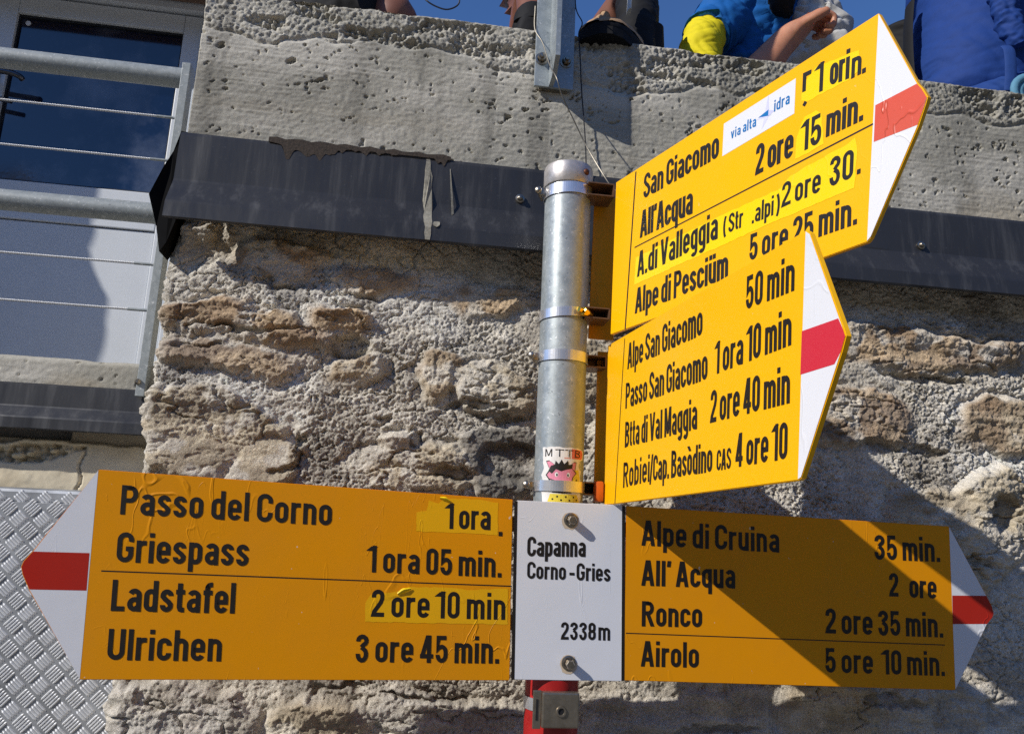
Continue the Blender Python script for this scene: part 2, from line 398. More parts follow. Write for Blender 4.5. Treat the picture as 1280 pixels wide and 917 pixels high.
def painted_sign(name, col, dirt=0.5, film=0.35, rough=0.32, spec=0.45):
    """enamelled sheet under a worn clear film: fine dirt, scratches and the wavy edges of the film"""
    k = NB(name)
    big = k.noise(9, 4, 0.6)
    speck = k.ramp(k.noise(420, 2, 0.5), [(0.70, 0.0), (0.76, 1.0)])
    c = k.mix(k.ramp(big, [(0.35, 0.0), (0.75, 0.22 * dirt)]), col, tuple(v * 0.62 + 0.02 for v in col))
    c = k.mix(k.math('MULTIPLY', speck, 0.25 * dirt), c, (0.12, 0.09, 0.05))
    chips = k.ramp(k.noise(85, 3, 0.55), [(0.745, 0.0), (0.755, 1.0)])
    c = k.mix(k.math('MULTIPLY', chips, 0.7 * dirt), c, (0.75, 0.72, 0.66))
    k.base(c)
    w = k.noise(11, 3, 0.55, (1.0, 1.0, 0.45), 0.6)
    edge = k.ramp(w, [(0.575, 0.0), (0.583, 1.0), (0.591, 0.0)])
    scr = k.ramp(k.noise(60, 2, 0.4, (1.0, 1.0, 0.12), 1.5), [(0.66, 0.0), (0.67, 1.0), (0.68, 0.0)])
    mask = k.ramp(k.noise(5, 2, 0.5), [(0.45, 0.0), (0.62, 1.0)])
    h = k.math('ADD', k.math('MULTIPLY', edge, mask), k.math('MULTIPLY', scr, k.math('MULTIPLY', mask, 0.35)))
    b1 = k.bump(k.noise(14, 2, 0.5), 0.10, 0.004)
    k.bump(h, film, 0.0018, b1)
    k.set(Roughness=k.ramp(big, [(0.3, rough - 0.06), (0.7, rough + 0.14)]), Specular_IOR_Level=spec)
    return k.m

M = {}
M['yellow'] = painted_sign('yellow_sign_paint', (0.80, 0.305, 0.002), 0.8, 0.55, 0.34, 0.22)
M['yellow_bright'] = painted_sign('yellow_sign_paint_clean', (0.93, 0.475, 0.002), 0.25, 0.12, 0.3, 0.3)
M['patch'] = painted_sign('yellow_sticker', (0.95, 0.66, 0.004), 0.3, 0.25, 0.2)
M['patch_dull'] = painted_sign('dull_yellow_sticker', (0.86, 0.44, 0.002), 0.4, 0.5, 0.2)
M['white_sign'] = painted_sign('white_sign_paint', srgb(226, 226, 230), 0.4, 0.35)
M['red'] = painted_sign('red_sign_paint', srgb(178, 40, 28), 0.5, 0.3, 0.34, 0.25)
M['red_worn'] = painted_sign('worn_red_sign_paint', srgb(216, 88, 66), 1.0, 0.6)
M['red_pink'] = painted_sign('crimson_sign_paint', srgb(208, 44, 62), 0.5, 0.3)
M['ink'] = simple('black_lettering', srgb(26, 19, 13), 0.5, 0, 0.25, 90)
M['blue_ink'] = simple('blue_lettering', srgb(20, 110, 175), 0.4)
M['lilac'] = simple('lilac_print', srgb(205, 205, 235), 0.4)
M['brown_alu'] = simple('brown_anodised_bracket', srgb(120, 92, 70), 0.4, 0.5, 0.2, 60)
M['orange_cap'] = simple('orange_plastic', srgb(205, 95, 25), 0.4, 0, 0.1, 50)
M['steel_band'] = simple('stainless_band', srgb(228, 228, 230), 0.27, 0.8, 0.08, 60, 0.05, 300)
M['bolt_steel'] = simple('bolt_steel', srgb(165, 155, 140), 0.32, 1.0, 0.3, 200, 0.1, 500)
M['brass'] = simple('yellow_chromed_screw', srgb(232, 190, 80), 0.16, 1.0, 0.1, 100)
M['rust'] = simple('rusty_rivet', srgb(105, 62, 40), 0.55, 0.5, 0.4, 300, 0.2, 500)
M['pole_red'] = simple('red_pole_paint', srgb(165, 28, 26), 0.38, 0, 0.2, 40, 0.05, 200)
M['clamp_plate'] = simple('weathered_stainless_plate', srgb(150, 140, 125), 0.38, 0.85, 0.2, 80, 0.08, 300)
M['wire'] = simple('thin_steel_wire', srgb(120, 115, 105), 0.45, 0.7, 0.2, 60)
M['rope'] = None
M['black_cord'] = simple('black_cord', srgb(22, 24, 34), 0.6)

# hot dip galvanised tube: spangle and whitish streaks
def galvanised(name, tint=1.0, rough=0.42, metal=0.42):
    k = NB(name)
    vo = k.n('ShaderNodeTexVoronoi', Scale=130.0); k.l(k.tc.outputs['Object'], vo.inputs['Vector'])
    sp = k.ramp(vo.outputs['Color'], [(0.0, 0.0), (1.0, 1.0)])
    bl = k.noise(45, 6, 0.7)
    spots = k.ramp(k.noise(150, 4, 0.65), [(0.60, 0.0), (0.68, 1.0)])
    dark = k.ramp(k.noise(120, 2, 0.6), [(0.70, 0.0), (0.74, 1.0)])
    a = tuple(c * tint for c in srgb(138, 146, 148)); b = tuple(c * tint for c in srgb(192, 198, 199))
    c = k.mix(bl, a, b)
    c = k.mix(k.math('MULTIPLY', sp, 0.42), c, tuple(v * .8 for v in a))
    c = k.mix(k.math('MULTIPLY', spots, 0.55), c, srgb(225, 225, 225))
    c = k.mix(k.math('MULTIPLY', dark, 0.5), c, srgb(70, 72, 76))
    k.base(c)
    k.set(Metallic=metal, Roughness=k.ramp(bl, [(0.3, rough - 0.09), (0.7, rough + 0.1)]))
    k.bump(k.math('ADD', bl, k.math('MULTIPLY', spots, 0.4)), 0.12, 0.0012)
    return k.m
M['galv'] = galvanised('galvanised_steel')
M['galv_rail'] = galvanised('galvanised_railing', 0.80, 0.5, 0.08)
M['alu_cap'] = simple('cast_aluminium_cap', srgb(196, 190, 186), 0.42, 0.6, 0.25, 60, 0.2, 220)

def attr_mat(name, rough=0.92, bumps=((260, 0.5, 0.0016), (900, 0.35, 0.0006)), fine=0.18, spec=0.25):
    k = NB(name)
    at = k.n('ShaderNodeVertexColor', layer_name='albedo')
    n = k.noise(330, 4, 0.65)
    f = k.mix(1.0, k.ramp(n, [(0.25, 1 - fine), (0.75, 1 + fine)]), k.ramp(k.noise(1100, 3, 0.7), [(0.3, 1 - fine), (0.7, 1 + fine * .8)]), 'MULTIPLY')
    k.base(k.mix(1.0, at.outputs['Color'], f, 'MULTIPLY'))
    k.set(Roughness=rough, Specular_IOR_Level=spec)
    prev = None
    for sc, st, di in bumps: prev = k.bump(k.noise(sc, 5, 0.65), st, di, prev)
    return k.m
M['stone'] = attr_mat('rubble_stone_and_mortar', 0.94, ((380, 1.0, 0.0026), (800, 1.0, 0.0016)), 0.36)
M['concrete'] = attr_mat('board_marked_concrete', 0.88, ((520, 0.55, 0.0012), (1200, 0.6, 0.0006)), 0.20)
M['plaster'] = attr_mat('cream_plaster', 0.9, ((300, 0.2, 0.0006),), 0.06)

def zinc():
    k = NB('dark_zinc_flashing')
    a = k.noise(6, 4, 0.6)
    st = k.noise(40, 4, 0.65, (1.0, 1.0, 0.10))
    sp = k.ramp(k.noise(170, 3, 0.6), [(0.66, 0.0), (0.71, 1.0)])
    c = k.mix(a, (0.020, 0.020, 0.022), (0.042, 0.042, 0.045))
    c = k.mix(k.ramp(st, [(0.52, 0.0), (0.75, 0.45)]), c, (0.12, 0.12, 0.125))
    c = k.mix(k.math('MULTIPLY', sp, 0.14), c, (0.20, 0.20, 0.20))
    k.base(c)
    k.set(Roughness=k.ramp(st, [(0.3, 0.33), (0.8, 0.55)]), Metallic=0.1, Specular_IOR_Level=0.5)
    k.bump(k.noise(5, 2, 0.5), 0.35, 0.006)
    return k.m
M['zinc'] = zinc()
M['membrane'] = simple('black_bitumen_membrane', (0.007, 0.007, 0.0075), 0.95, spec=0.08)
M['lime'] = simple('lime_run', srgb(140, 136, 124), 0.9, 0, 0.3, 120, 0.5, 300)
M['rust_peel'] = simple('rusty_peeled_mortar', srgb(60, 51, 44), 0.9, 0, 0.6, 240, 0.6, 350)
M['door_white'] = simple('pale_lacquered_door', srgb(213, 217, 221), 0.42, 0, 0.03, 8)
M['door_gap'] = simple('rubber_gasket', (0.01, 0.01, 0.012), 0.6)
M['handle'] = simple('dark_steel_handle', srgb(95, 95, 100), 0.3, 1.0)
M['wood'] = simple('brown_soffit_board', srgb(112, 88, 72), 0.7, 0, 0.25, 20, 0.3, 200, stretch=(0.1, 1, 1))
M['house'] = simple('house_render', srgb(205, 200, 190), 0.9, 0, 0.1, 12, 0.3, 150)
def glass():
    k = NB('dark_window_glass')
    haze = k.ramp(k.noise(3.2, 5, 0.6), [(0.48, 0.0), (0.70, 1.0)])
    vo = k.n('ShaderNodeTexVoronoi', Scale=62.0); k.l(k.tc.outputs['Object'], vo.inputs['Vector'])
    dots = k.math('MULTIPLY', k.ramp(vo.outputs['Distance'], [(0.2, 1.0), (0.5, 0.0)]), k.ramp(k.noise(3.0, 2, .5), [(.45, 0.0), (.62, 1.0)]))
    c = k.mix(k.math('MULTIPLY', haze, 0.45), (0.002, 0.006, 0.022), (0.26, 0.29, 0.36))
    c = k.mix(k.math('MULTIPLY', dots, 0.10), c, (0.12, 0.15, 0.25))
    k.base(c)
    k.set(Roughness=0.07, Specular_IOR_Level=1.0)
    k.bump(dots, 0.02, 0.001)
    return k.m
M['glass'] = glass()
M['tread'] = simple('sunlit_worn_tread_bars', srgb(222, 223, 224), 0.42, 0.25, 0.12, 60)  # bars paler than the sheet: wear, plus sun on their slopes as colour
M['plate'] = simple('galvanised_tread_plate', srgb(165, 167, 169), 0.40, 0.45, 0.38, 14, 0.10, 90)
M['gravel'] = simple('alpine_gravel_ground', (0.13, 0.125, 0.105), 0.95, 0, 0.5, 40, 0.8, 60)
M['floor'] = simple('terrace_concrete_floor', (0.30, 0.29, 0.27), 0.9, 0, 0.2, 12, 0.3, 100)

# ================================================================== setting
def structure(o): o['kind'] = 'structure'; return o

bm = bmesh.new()
vs = [bm.verts.new(p) for p in ((-400, -400, 0), (400, -400, 0), (400, 400, 0), (-400, 400, 0))]
bm.faces.new(vs)
structure(obj('ground', bm, M['gravel']))
# unseen slopes added behind the camera to keep the low sky off the wall
def sky_blocking_hills():
    az = np.radians(np.linspace(175, 365, 96)); rad = np.array([150, 190, 240, 300, 370, 450, 520.0])
    hgt = np.array([0, 9, 36, 76, 120, 155, 170.0])
    A, Rr = np.meshgrid(az, rad); H = np.repeat(hgt[:, None], len(az), 1)
    H = H * (0.62 + 0.6 * fbm(A * 5, Rr * 0.01, 77, 4)) * np.clip(np.sin((A - az[0]) / (az[-1] - az[0]) * PI) * 2.2, 0, 1) - 0.5
    return grid_mesh('sky_blocking_hills', np.stack([np.cos(A) * Rr, np.sin(A) * Rr, H], -1), None, simple('sky_blocking_slope', (0.085, 0.085, 0.06), 0.95, 0, 0.4, 0.05))
structure(sky_blocking_hills())

bm = bmesh.new()
box(bm, (-0.43, 1.56, 2.20), (3.2, 6.0, 2.548))
structure(recentre(obj('terrace_floor', bm, M['floor'])))
bm = bmesh.new()
box(bm, (-3.0, 1.66, 1.70), (-0.40, 2.78, 1.87))
structure(recentre(obj('balcony_floor', bm, M['floor'])))

# ---------------------------------------------------------------- rubble stone wall
def rubble(x, z, stones, seed=3):
    """relief (m, outwards) and albedo of the mortared rubble at wall coordinates"""
    wx = (fbm(x * 9, z * 9, seed, 4) - 0.5) * 0.075 + (fbm(x * 45, z * 45, seed + 4, 3) - 0.5) * 0.018
    wz = (fbm(x * 9 + 40, z * 9, seed + 9, 4) - 0.5) * 0.060 + (fbm(x * 45, z * 45 + 9, seed + 5, 3) - 0.5) * 0.018
    low = fbm(x * 5, z * 6, seed + 20, 3) - 0.5
    f1, f2, cid = worley(x * 195 + wx * 90, z * 215 + wz * 90, seed + 30)
    g1, g2, gid = worley(x * 62 + wx * 40, z * 80 + wz * 40, seed + 31)
    k1, k2, kid = worley(x * 24 + wx * 22, z * 34 + wz * 22, seed + 32)
    facet = (kid - 0.5) * 0.9 + (x * 24 - np.floor(x * 24) - 0.5) * 0.0
    rub = np.clip(1 - f1, 0, 1) * (0.5 + cid)
    fine = np.clip(1 - g1, 0, 1)
    amp = 0.55 + 0.9 * sstep(0.35, 0.65, fbm(x * 7, z * 9, seed + 41, 3))
    cav = sstep(0.60, 0.74, fbm(x * 120, z * 140, seed + 57, 3, 0.6))
    h = low * 0.016 + amp * (rub * 0.0030 + fine * 0.0014 * gid - cav * 0.0040) + (fbm(x * 24, z * 30, seed + 50, 4, 0.5) - 0.5) * 0.010 + (fbm(x * 260, z * 280, seed + 51, 2, 0.6) - 0.5) * 0.0026 - 0.005 * sstep(0.10, 0.0, k2 - k1) * sstep(.45, .6, fbm(x * 9, z * 9, seed + 52, 2))
    top = sstep(2.02, 2.10, z + (fbm(x * 6, z * 0, seed + 55, 2) - .5) * .05)
    top = top * sstep(-0.385, -0.365, x + wx * .3)
    h = h - 0.012 * top
    mort_a = np.array(srgb(230, 222, 207)); mort_b = np.array(srgb(203, 194, 178)); pale = np.array(srgb(242, 238, 229)); dirt = np.array(srgb(104, 95, 85))
    t = fbm(x * 14, z * 16, seed + 60, 4)[..., None]
    col = mort_b + (mort_a - mort_b) * sstep(0.3, 0.7, t)
    pw = sstep(0.56, 0.70, fbm(x * 5.5 + 3, z * 7, seed + 70, 4))[..., None]
    col = col + (pale - col) * 0.6 * pw
    col = col * (0.86 + 0.28 * cid[..., None])
    dk = sstep(0.60, 0.72, fbm(x * 8 + 9, z * 10, seed + 80, 5))[..., None]
    col = col + (dirt - col) * 0.45 * dk
    pal = [((160, 130, 96), (212, 182, 142)), ((148, 124, 100), (196, 170, 136)), ((176, 160, 134), (218, 202, 172)),
           ((186, 178, 164), (214, 208, 198)), ((160, 132, 98), (202, 182, 150)), ((96, 92, 86), (132, 126, 116))]  # last pair darkens one stone where the wall lies in shade
    lay = fbm(x * 9, z * 62 + (x * 4), seed + 90, 4)
    lay2 = np.abs(fbm(x * 14, z * 30, seed + 95, 4) - 0.5) * 2
    grain = fbm(x * 190, z * 210, seed + 97, 3, 0.6) - 0.5
    fields = dict(x=x, z=z, wx=wx, wz=wz, low=low, lay=lay, lay2=lay2, grain=grain, rub=rub, facet=facet, top=top)
    for i, (cx, cz, hw, hh, rot, pr, ci) in enumerate(stones):
        R0 = np.where((np.abs(x - cx) < hw * 1.5 + 0.08) & (np.abs(z - cz) < hh * 1.5 + hw * 0.35 + 0.08))
        if not len(R0[0]): continue
        x_, z_, wx_, wz_, low_, lay_, lay2_, grain_, rub_, facet_, top_ = (fields[k][R0] for k in ('x', 'z', 'wx', 'wz', 'low', 'lay', 'lay2', 'grain', 'rub', 'facet', 'top'))
        h_ = h[R0]; c_ = col[R0]
        a = math.radians(rot)
        dx = x_ + wx_ - cx; dz = z_ + wz_ - cz
        u = dx * math.cos(a) + dz * math.sin(a); v = -dx * math.sin(a) + dz * math.cos(a)
        u = u + 0.25 * math.sin(i * 2.1) * v
        d = ((np.abs(u / hw) ** 3 + np.abs(v / hh) ** 3) ** (1 / 3.0) - 1) * min(hw, hh)
        mk = sstep(0.006, -0.010, d)
        tilt = (u / hw) * 0.006 * math.sin(i * 3.7) + (v / hh) * 0.010 * (0.4 + math.cos(i * 1.9))
        hs = low_ * 0.012 - 0.010 * top_ + pr * 0.00070 * (1 - 0.5 * top_) + tilt + (lay_ - 0.5) * 0.008 - sstep(0.09, 0.0, lay2_) * 0.007 * (i % 2 == 0) + facet_ * 0.005 + grain_ * 0.004 + rub_ * 0.0020 + (fbm(x_ * 40, z_ * 55, seed + i, 4, .6) - 0.5) * 0.008
        h_ = h_ * (1 - mk) + np.maximum(hs, h_ * 0.35) * mk
        ca, cb = np.array(srgb(*pal[ci][0])), np.array(srgb(*pal[ci][1]))
        tt = sstep(0.35, 0.68, fbm(x_ * 12 + i * 3.3, z_ * 26, seed + 100 + i, 5))[..., None]
        cs = ca + (cb - ca) * tt
        ru = sstep(0.60, 0.72, fbm(x_ * 16 + i, z_ * 22, seed + 130 + i, 4))[..., None]
        cs = cs + (np.array(srgb(150, 110, 70)) - cs) * ru * (0.40 if ci in (0, 4, 1) else 0.12)
        mort_over = sstep(0.55, 0.66, fbm(x_ * 18 - i, z_ * 20, seed + 160 + i, 4))[..., None]
        cs = cs + (mort_a - cs) * 0.75 * mort_over
        cs = (cs * 0.84 + mort_a * 0.16) * (0.92 + 0.38 * (lay_[..., None] - 0.3))
        c_ = c_ * (1 - mk[..., None]) + cs * mk[..., None]
        rim = sstep(0.016, 0.004, d) * (1 - mk)
        h_ = h_ - 0.007 * rim * sstep(0.35, 0.6, fbm(x_ * 11 + i * 7, z_ * 11, seed + 190, 2))
        h[R0] = h_; col[R0] = c_
    if len(stones):
        wq = (fbm(x * 60, z * 60, seed + 210, 3) - 0.5) * 0.030
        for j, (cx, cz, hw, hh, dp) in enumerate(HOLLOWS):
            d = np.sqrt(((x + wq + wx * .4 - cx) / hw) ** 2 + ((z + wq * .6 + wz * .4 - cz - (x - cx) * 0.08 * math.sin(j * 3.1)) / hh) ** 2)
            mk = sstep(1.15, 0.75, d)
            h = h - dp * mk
            col = col * (1 - 0.25 * mk[..., None])  # hollows darkened in colour too, on top of their real shade
    return h, np.clip(col, 0.01, 0.9)

def wall_grid(name, xs, zs, depth, x0, yb, stones, seed, mat, end_side=-1, ns=60, rc=0.02):
    """front face plus a wrapped end face at x0 (end_side -1: the wall runs to +x)"""
    ds = np.linspace(depth, 0.0, ns)[:-1]
    S = np.concatenate([-ds, xs - x0])
    Sg, Z = np.meshgrid(S, zs)
    X = np.where(Sg >= 0, x0 + Sg, x0); Y = np.where(Sg >= 0, yb, yb - Sg)
    # rounded arris: blend of the two outward normals
    t = np.clip((Sg + rc) / (2 * rc), 0, 1) * PI / 2
    nx = -np.cos(t); ny = -np.sin(t)
    cxr = np.where(np.abs(Sg) < rc, 0, 0)
    h, col = rubble(x0 + Sg, Z, stones, seed)
    rag = (fbm(Z * 7, Z * 0 + 2.5, seed + 3, 3) - 0.5) * 0.035
    cor = np.exp(-np.abs(Sg) / 0.05)
    X = X + nx * h * 0.9 + rag * cor; Y = Y + ny * h
    inset = np.clip(1 - np.abs(Sg) / rc, 0, 1) ** 2 * rc * 0.35
    X = X + inset; Y = Y + inset
    return grid_mesh(name, np.stack([X, Y, Z], -1), col, mat)

def axis(parts):
    out = [np.array([parts[0][0]])]
    for a, b, s in parts:
        n = max(1, int(round((b - a) / s))); out.append(np.linspace(a, b, n + 1)[1:])
    return np.concatenate(out)

wall_xs = axis([(-0.435, 1.30, 0.0021), (1.30, 1.75, 0.006), (1.75, 3.2, 0.010)])
wall_zs = axis([(0.0, 1.0, 0.02), (1.0, 1.235, 0.006), (1.235, 2.21, 0.0021)])
_sr = random.Random(9)
for _zz in (0.35, 0.6, 0.85, 1.08, 1.30, 1.52, 1.72, 1.93):
    for _k in range(9 if _zz < 1.2 else 6):
        STONES.append((_sr.uniform(-.35, 3.1) if _zz < 1.2 else 1.78 + _k * .24 + _sr.uniform(-.03, .03), _zz + _sr.uniform(-.02, .02), _sr.uniform(.07, .11), _sr.uniform(.045, .075), _sr.uniform(-6, 4), _sr.uniform(10, 22), _sr.randrange(5)))
w = wall_grid('stone_wall', wall_xs, wall_zs, 0.55, -0.435, 1.366, STONES, 3, M['stone'])
tag(w, 'rough rubble stone wall with thick grey mortar behind the yellow signs', 'wall')
recentre(w)

# unseen pier of the same rubble, added beyond the left edge to shade the door
def pier():
    zs = axis([(0.0, 4.6, 0.02)])
    prof = lambda z: -2.09 + (fbm(z * 4.0, z * 0 + 7.7, 5, 2) - 0.5) * 0.22
    n = 60
    per = []
    for z in zs: pass
    Z, K = np.meshgrid(zs, np.linspace(0, 1, n), indexing='ij')
    # path: right face from y 2.45 to 1.95, then front face to x -2.6
    L1, L2 = 0.5, 0.9
    s = K * (L1 + L2)
    xr = prof(Z)
    X = np.where(s < L1, xr, xr - (s - L1)); Y = np.where(s < L1, 2.45 - s, 1.95)
    h, col = rubble(s * 1.0, Z, [], 11)
    X = X + np.where(s < L1, h, 0); Y = Y - np.where(s < L1, 0, h)
    o = grid_mesh('shading_pier', np.stack([X, Y, Z], -1), col, M['stone'], flip=True)
    tag(o, 'unseen rough stone pier added left of the pale door to shade it', 'pier')
    recentre(o)
pier()

# ---------------------------------------------------------------- concrete slab edge
def concrete(x, z, ztop, zbot, seed=5, honey=True, edge=0.085):
    strip = fbm(x * 3.5, z * 0 + 1.5, seed, 3)
    bound = ztop - edge - (strip - 0.5) * 0.10 + (fbm(x * 16, z * 16, seed + 2, 3) - 0.5) * 0.030
    rough = sstep(-0.006, 0.010, z - bound) if honey else np.zeros_like(x)
    f1, f2, cid = worley(x * 150, z * 160, seed + 3)
    g1, g2, gd = worley(x * 240, z * 250, seed + 4)
    deep = sstep(0.50, 0.70, fbm(x * 13, z * 26, seed + 5, 3))
    grains = np.sqrt(np.clip(1 - f1 * f1 * 1.3, 0, 1)) * (0.4 + 0.9 * cid)
    hr = grains * (0.0040 + 0.010 * deep) + np.clip(1 - g1, 0, 1) * 0.0030 - 0.004 - 0.018 * deep
    board = (fbm(x * 9, z * 300, seed + 6, 3) - 0.5) * 0.0017 * sstep(0.3, 0.6, fbm(x * 3, z * 9, seed + 7, 2) + 0.1) + (fbm(x * 150, z * 230, seed + 8, 3) - 0.5) * 0.0020
    ww = (fbm(x * 130, z * 130, seed + 21, 3) - 0.5) * 1.1
    pn = fbm(x * 75, z * 95, seed + 9, 3, 0.6)
    dens = sstep(0.42, 0.62, fbm(x * 4.5, z * 9, seed + 22, 3))
    pit = sstep(0.77, 0.81, pn + 0.03 * dens) * 0.005
    p1, p2, pc = worley(x * 50 + ww, z * 56 + ww * .8, seed + 11)
    rad = 0.06 + 0.27 * ((pc - 0.70) / 0.30).clip(0, 1) ** 2.5
    hole = sstep(rad, rad * 0.6, p1) * (pc > 0.86) * sstep(0.35, 0.85, dens + (pc - .7) * 1.2) * (0.006 + 0.010 * ((pc - 0.7) / .3).clip(0, 1))
    sw = (fbm(x * 2.2, z * 5, seed + 12, 3) - 0.5) * 0.006
    hs = board - pit - hole + sw
    h = hs * (1 - rough) + (hr + sw) * rough
    h = h - 0.004 * np.exp(-((z - bound) / 0.004) ** 2) * (1.0 if honey else 0.0)
    a = np.array(srgb(166, 162, 150)); b = np.array(srgb(194, 189, 177)); warm = np.array(srgb(172, 160, 138))
    t = fbm(x * 5, z * 11, seed + 13, 5)[..., None]
    col = a + (b - a) * sstep(0.3, 0.7, t)
    col = col * (0.90 + 0.20 * fbm(x * 6, z * 240, seed + 14, 3)[..., None])
    wz_ = (sstep(zbot + 0.10, zbot + 0.01, z) * sstep(0.4, 0.65, fbm(x * 6, z * 14, seed + 15, 3)))[..., None]
    col = col + (warm - col) * 0.6 * wz_
    col = col * (1 - rough[..., None] * 0.06) * (0.9 + 0.2 * (cid[..., None] * rough[..., None] + 0.5 * (1 - rough[..., None])))
    st = (sstep(0.54, 0.74, fbm(x * 20, z * 3, seed + 16, 5)) * 0.30 + sstep(0.5, 0.7, fbm(x * 2.5, z * 6, seed + 17, 4)) * 0.14)[..., None]
    col = col * (1 - st)
    return h, np.clip(col, 0.01, 0.9)

def slab(name, xs, zs, ztop, zbot, yb, x_end, seed, honey=True, edge=0.085, back=0.10):
    tops = np.linspace(0, back, 18)[1:]
    n = len(zs)
    T = np.concatenate([zs, ztop + tops])
    dl = np.linspace(0.25, 0, 40)[:-1]
    S = np.concatenate([-dl, xs - x_end]) if x_end is not None else xs
    Sg, Tg = np.meshgrid(S, T)
    px = (x_end + Sg) if x_end is not None else Sg
    h, col = concrete(px, Tg, ztop, zbot, seed, honey, edge)
    top = Tg > ztop
    X = np.where(Sg >= 0, px, x_end) if x_end is not None else Sg
    Yf = np.where(Sg >= 0, yb, yb - Sg) if x_end is not None else np.full_like(Sg, yb)
    Z = np.where(top, ztop, Tg)
    rnd = np.clip(1 - np.abs(Tg - ztop) / 0.012, 0, 1) ** 2 * 0.004
    irr = (fbm(px * 18, px * 0, seed + 40, 4) - 0.5) * 0.005
    Y = np.where(top, Yf + (Tg - ztop), Yf)
    endm = (Sg < 0) if x_end is not None else np.zeros_like(top)
    Y = Y - np.where(top | endm, 0, h) + rnd
    X = X - np.where(endm & ~top, h, 0)
    k = np.clip((Tg - (ztop - 0.03)) / 0.03, 0, 1)
    Z = Z + irr * k + np.where(top, h * 0.25, 0) - rnd
    return grid_mesh(name, np.stack([X, Y, Z], -1), col, M['concrete'])

xs = axis([(-0.428, 1.34, 0.0022), (1.34, 1.9, 0.006), (1.9, 3.2, 0.012)])
zs = axis([(2.20, 2.25, 0.01), (2.25, 2.562, 0.0022)])
edge = thing('terrace_edge', 'weathered concrete slab edge of the terrace with rough honeycombed top', 'slab edge', (1.3, 1.36, 2.07))
o = slab('concrete_face', xs, zs, 2.562, 2.262, 1.349, -0.428, 5)
o.data.transform(Matrix.Translation(-edge.location)); o.parent = edge

def flashing_mesh(x0, x1, prof, wob=0.0015, n=160, seed=1, th=0.0025):
    bm = bmesh.new()
    cols = []
    for i in range(n + 1):
        x = x0 + (x1 - x0) * i / n
        c = []
        for j, (y, z) in enumerate(prof):
            k = mnoise.noise(Vector((x * 5 + seed, j * 1.7, seed))) * wob + mnoise.noise(Vector((x * 22 + seed, j * 3.1, 4))) * wob * .4
            c.append(bm.verts.new((x, y + k * (1 if j else 0), z + (k * .8 if j else 0))))
        cols.append(c)
    for a, b in zip(cols[:-1], cols[1:]):
        for j in range(len(prof) - 1):
            bm.faces.new((a[j], b[j], b[j + 1], a[j + 1]))
    return bm
# cross-section: tucked into the slab, sheer upper face, kicked-out lower face, folded lip
prof_main = [(1.352, 2.262), (1.343, 2.259), (1.340, 2.252), (1.337, 2.168), (1.3355, 2.163), (1.311, 2.118), (1.309, 2.113), (1.306, 2.086), (1.309, 2.083), (1.330, 2.090)]
o = obj('flashing', flashing_mesh(-0.437, 3.2, prof_main, seed=1, n=260), M['zinc'], edge, label='dark zinc drip flashing under the concrete')
for px_, pz_, yy in ((0.1775, 2.194, 1.3375), (0.988, 2.181, 1.3375), (1.75, 2.19, 1.3375)):
    bm = bmesh.new()
    lathe(bm, (px_, yy, pz_), (0, -1, 0), [(0.0075, -0.003), (0.0085, 0.001), (0.0085, 0.003), (0.0055, 0.004), (0.005, 0.007), (0.003, 0.009), (0, 0.0092)], 16)
    obj('screw', bm, M['bolt_steel'], edge, smooth=True)
# membrane hanging from the open end of the flashing
bm = bmesh.new()
pl = [(-0.438, 2.262), (-0.452, 2.225), (-0.456, 2.19), (-0.474, 2.135), (-0.462, 2.08), (-0.446, 2.036), (-0.434, 2.05), (-0.430, 2.09), (-0.424, 2.16), (-0.424, 2.262)]
fr = [bm.verts.new((x + .004 * math.sin(i * 2.0), 1.345 + 0.006 * math.sin(i * 1.7), z)) for i, (x, z) in enumerate(pl)]
f = bm.faces.new(fr)
r = bmesh.ops.extrude_face_region(bm, geom=[f])
for v in r['geom']:
    if isinstance(v, bmesh.types.BMVert): v.co.y += 0.05
bmesh.ops.recalc_face_normals(bm, faces=bm.faces)
obj('membrane', bm, M['membrane'], edge, label='torn black membrane hanging from the end of the flashing')

def flat_blob(bm, pts, ylo, thick):
    """little prism standing on the front of the wall: pts (x, z)"""
    fr = [bm.verts.new((x, ylo(z) - thick, z)) for x, z in pts]
    bk = [bm.verts.new((x, ylo(z) + 0.002, z)) for x, z in pts]
    f = bm.faces.new(fr)
    n = len(pts)
    for i in range(n):
        bm.faces.new((fr[i], bk[i], bk[(i + 1) % n], fr[(i + 1) % n]))
    bmesh.ops.triangulate(bm, faces=[f])
def fl_y(z):
    p = prof_main
    for (y0, z0), (y1, z1) in zip(p[1:7], p[2:8]):
        if z1 <= z <= z0: return y0 + (y1 - y0) * (z0 - z) / max(z0 - z1, 1e-6)
    return p[1][0] if z > 2.25 else p[7][0]
rng = random.Random(4)
bm = bmesh.new()
lft, rgt = [], []
for i in range(15):
    t = i / 14; z = 2.258 - t * 0.172
    c = 0.0035 + 0.008 * t + rng.uniform(-.001, .001); wd = 0.0042 + 0.0035 * math.sin(t * 3.0) + rng.uniform(-.001, .0012)
    lft.append((c - wd, z)); rgt.append((c + wd, z))
flat_blob(bm, lft + rgt[::-1], fl_y, 0.0010)
obj('lime_run', bm, M['lime'], edge, label='whitish lime run down the flashing')
for cx, cz, r in ((0.026, 2.118, 0.007),):
    bm = bmesh.new(); flat_blob(bm, [(cx + r * math.cos(a * PI / 4) * rng.uniform(.6, 1.1), cz + r * math.sin(a * PI / 4) * rng.uniform(.7, 1.2)) for a in range(8)], fl_y, 0.0025)
obj('lime_spot', bm, M['lime'], edge)
bm = bmesh.new(); flat_blob(bm, [(0.044, 2.24), (0.0455, 2.24), (0.056, 2.147), (0.0525, 2.144)], fl_y, 0.001)
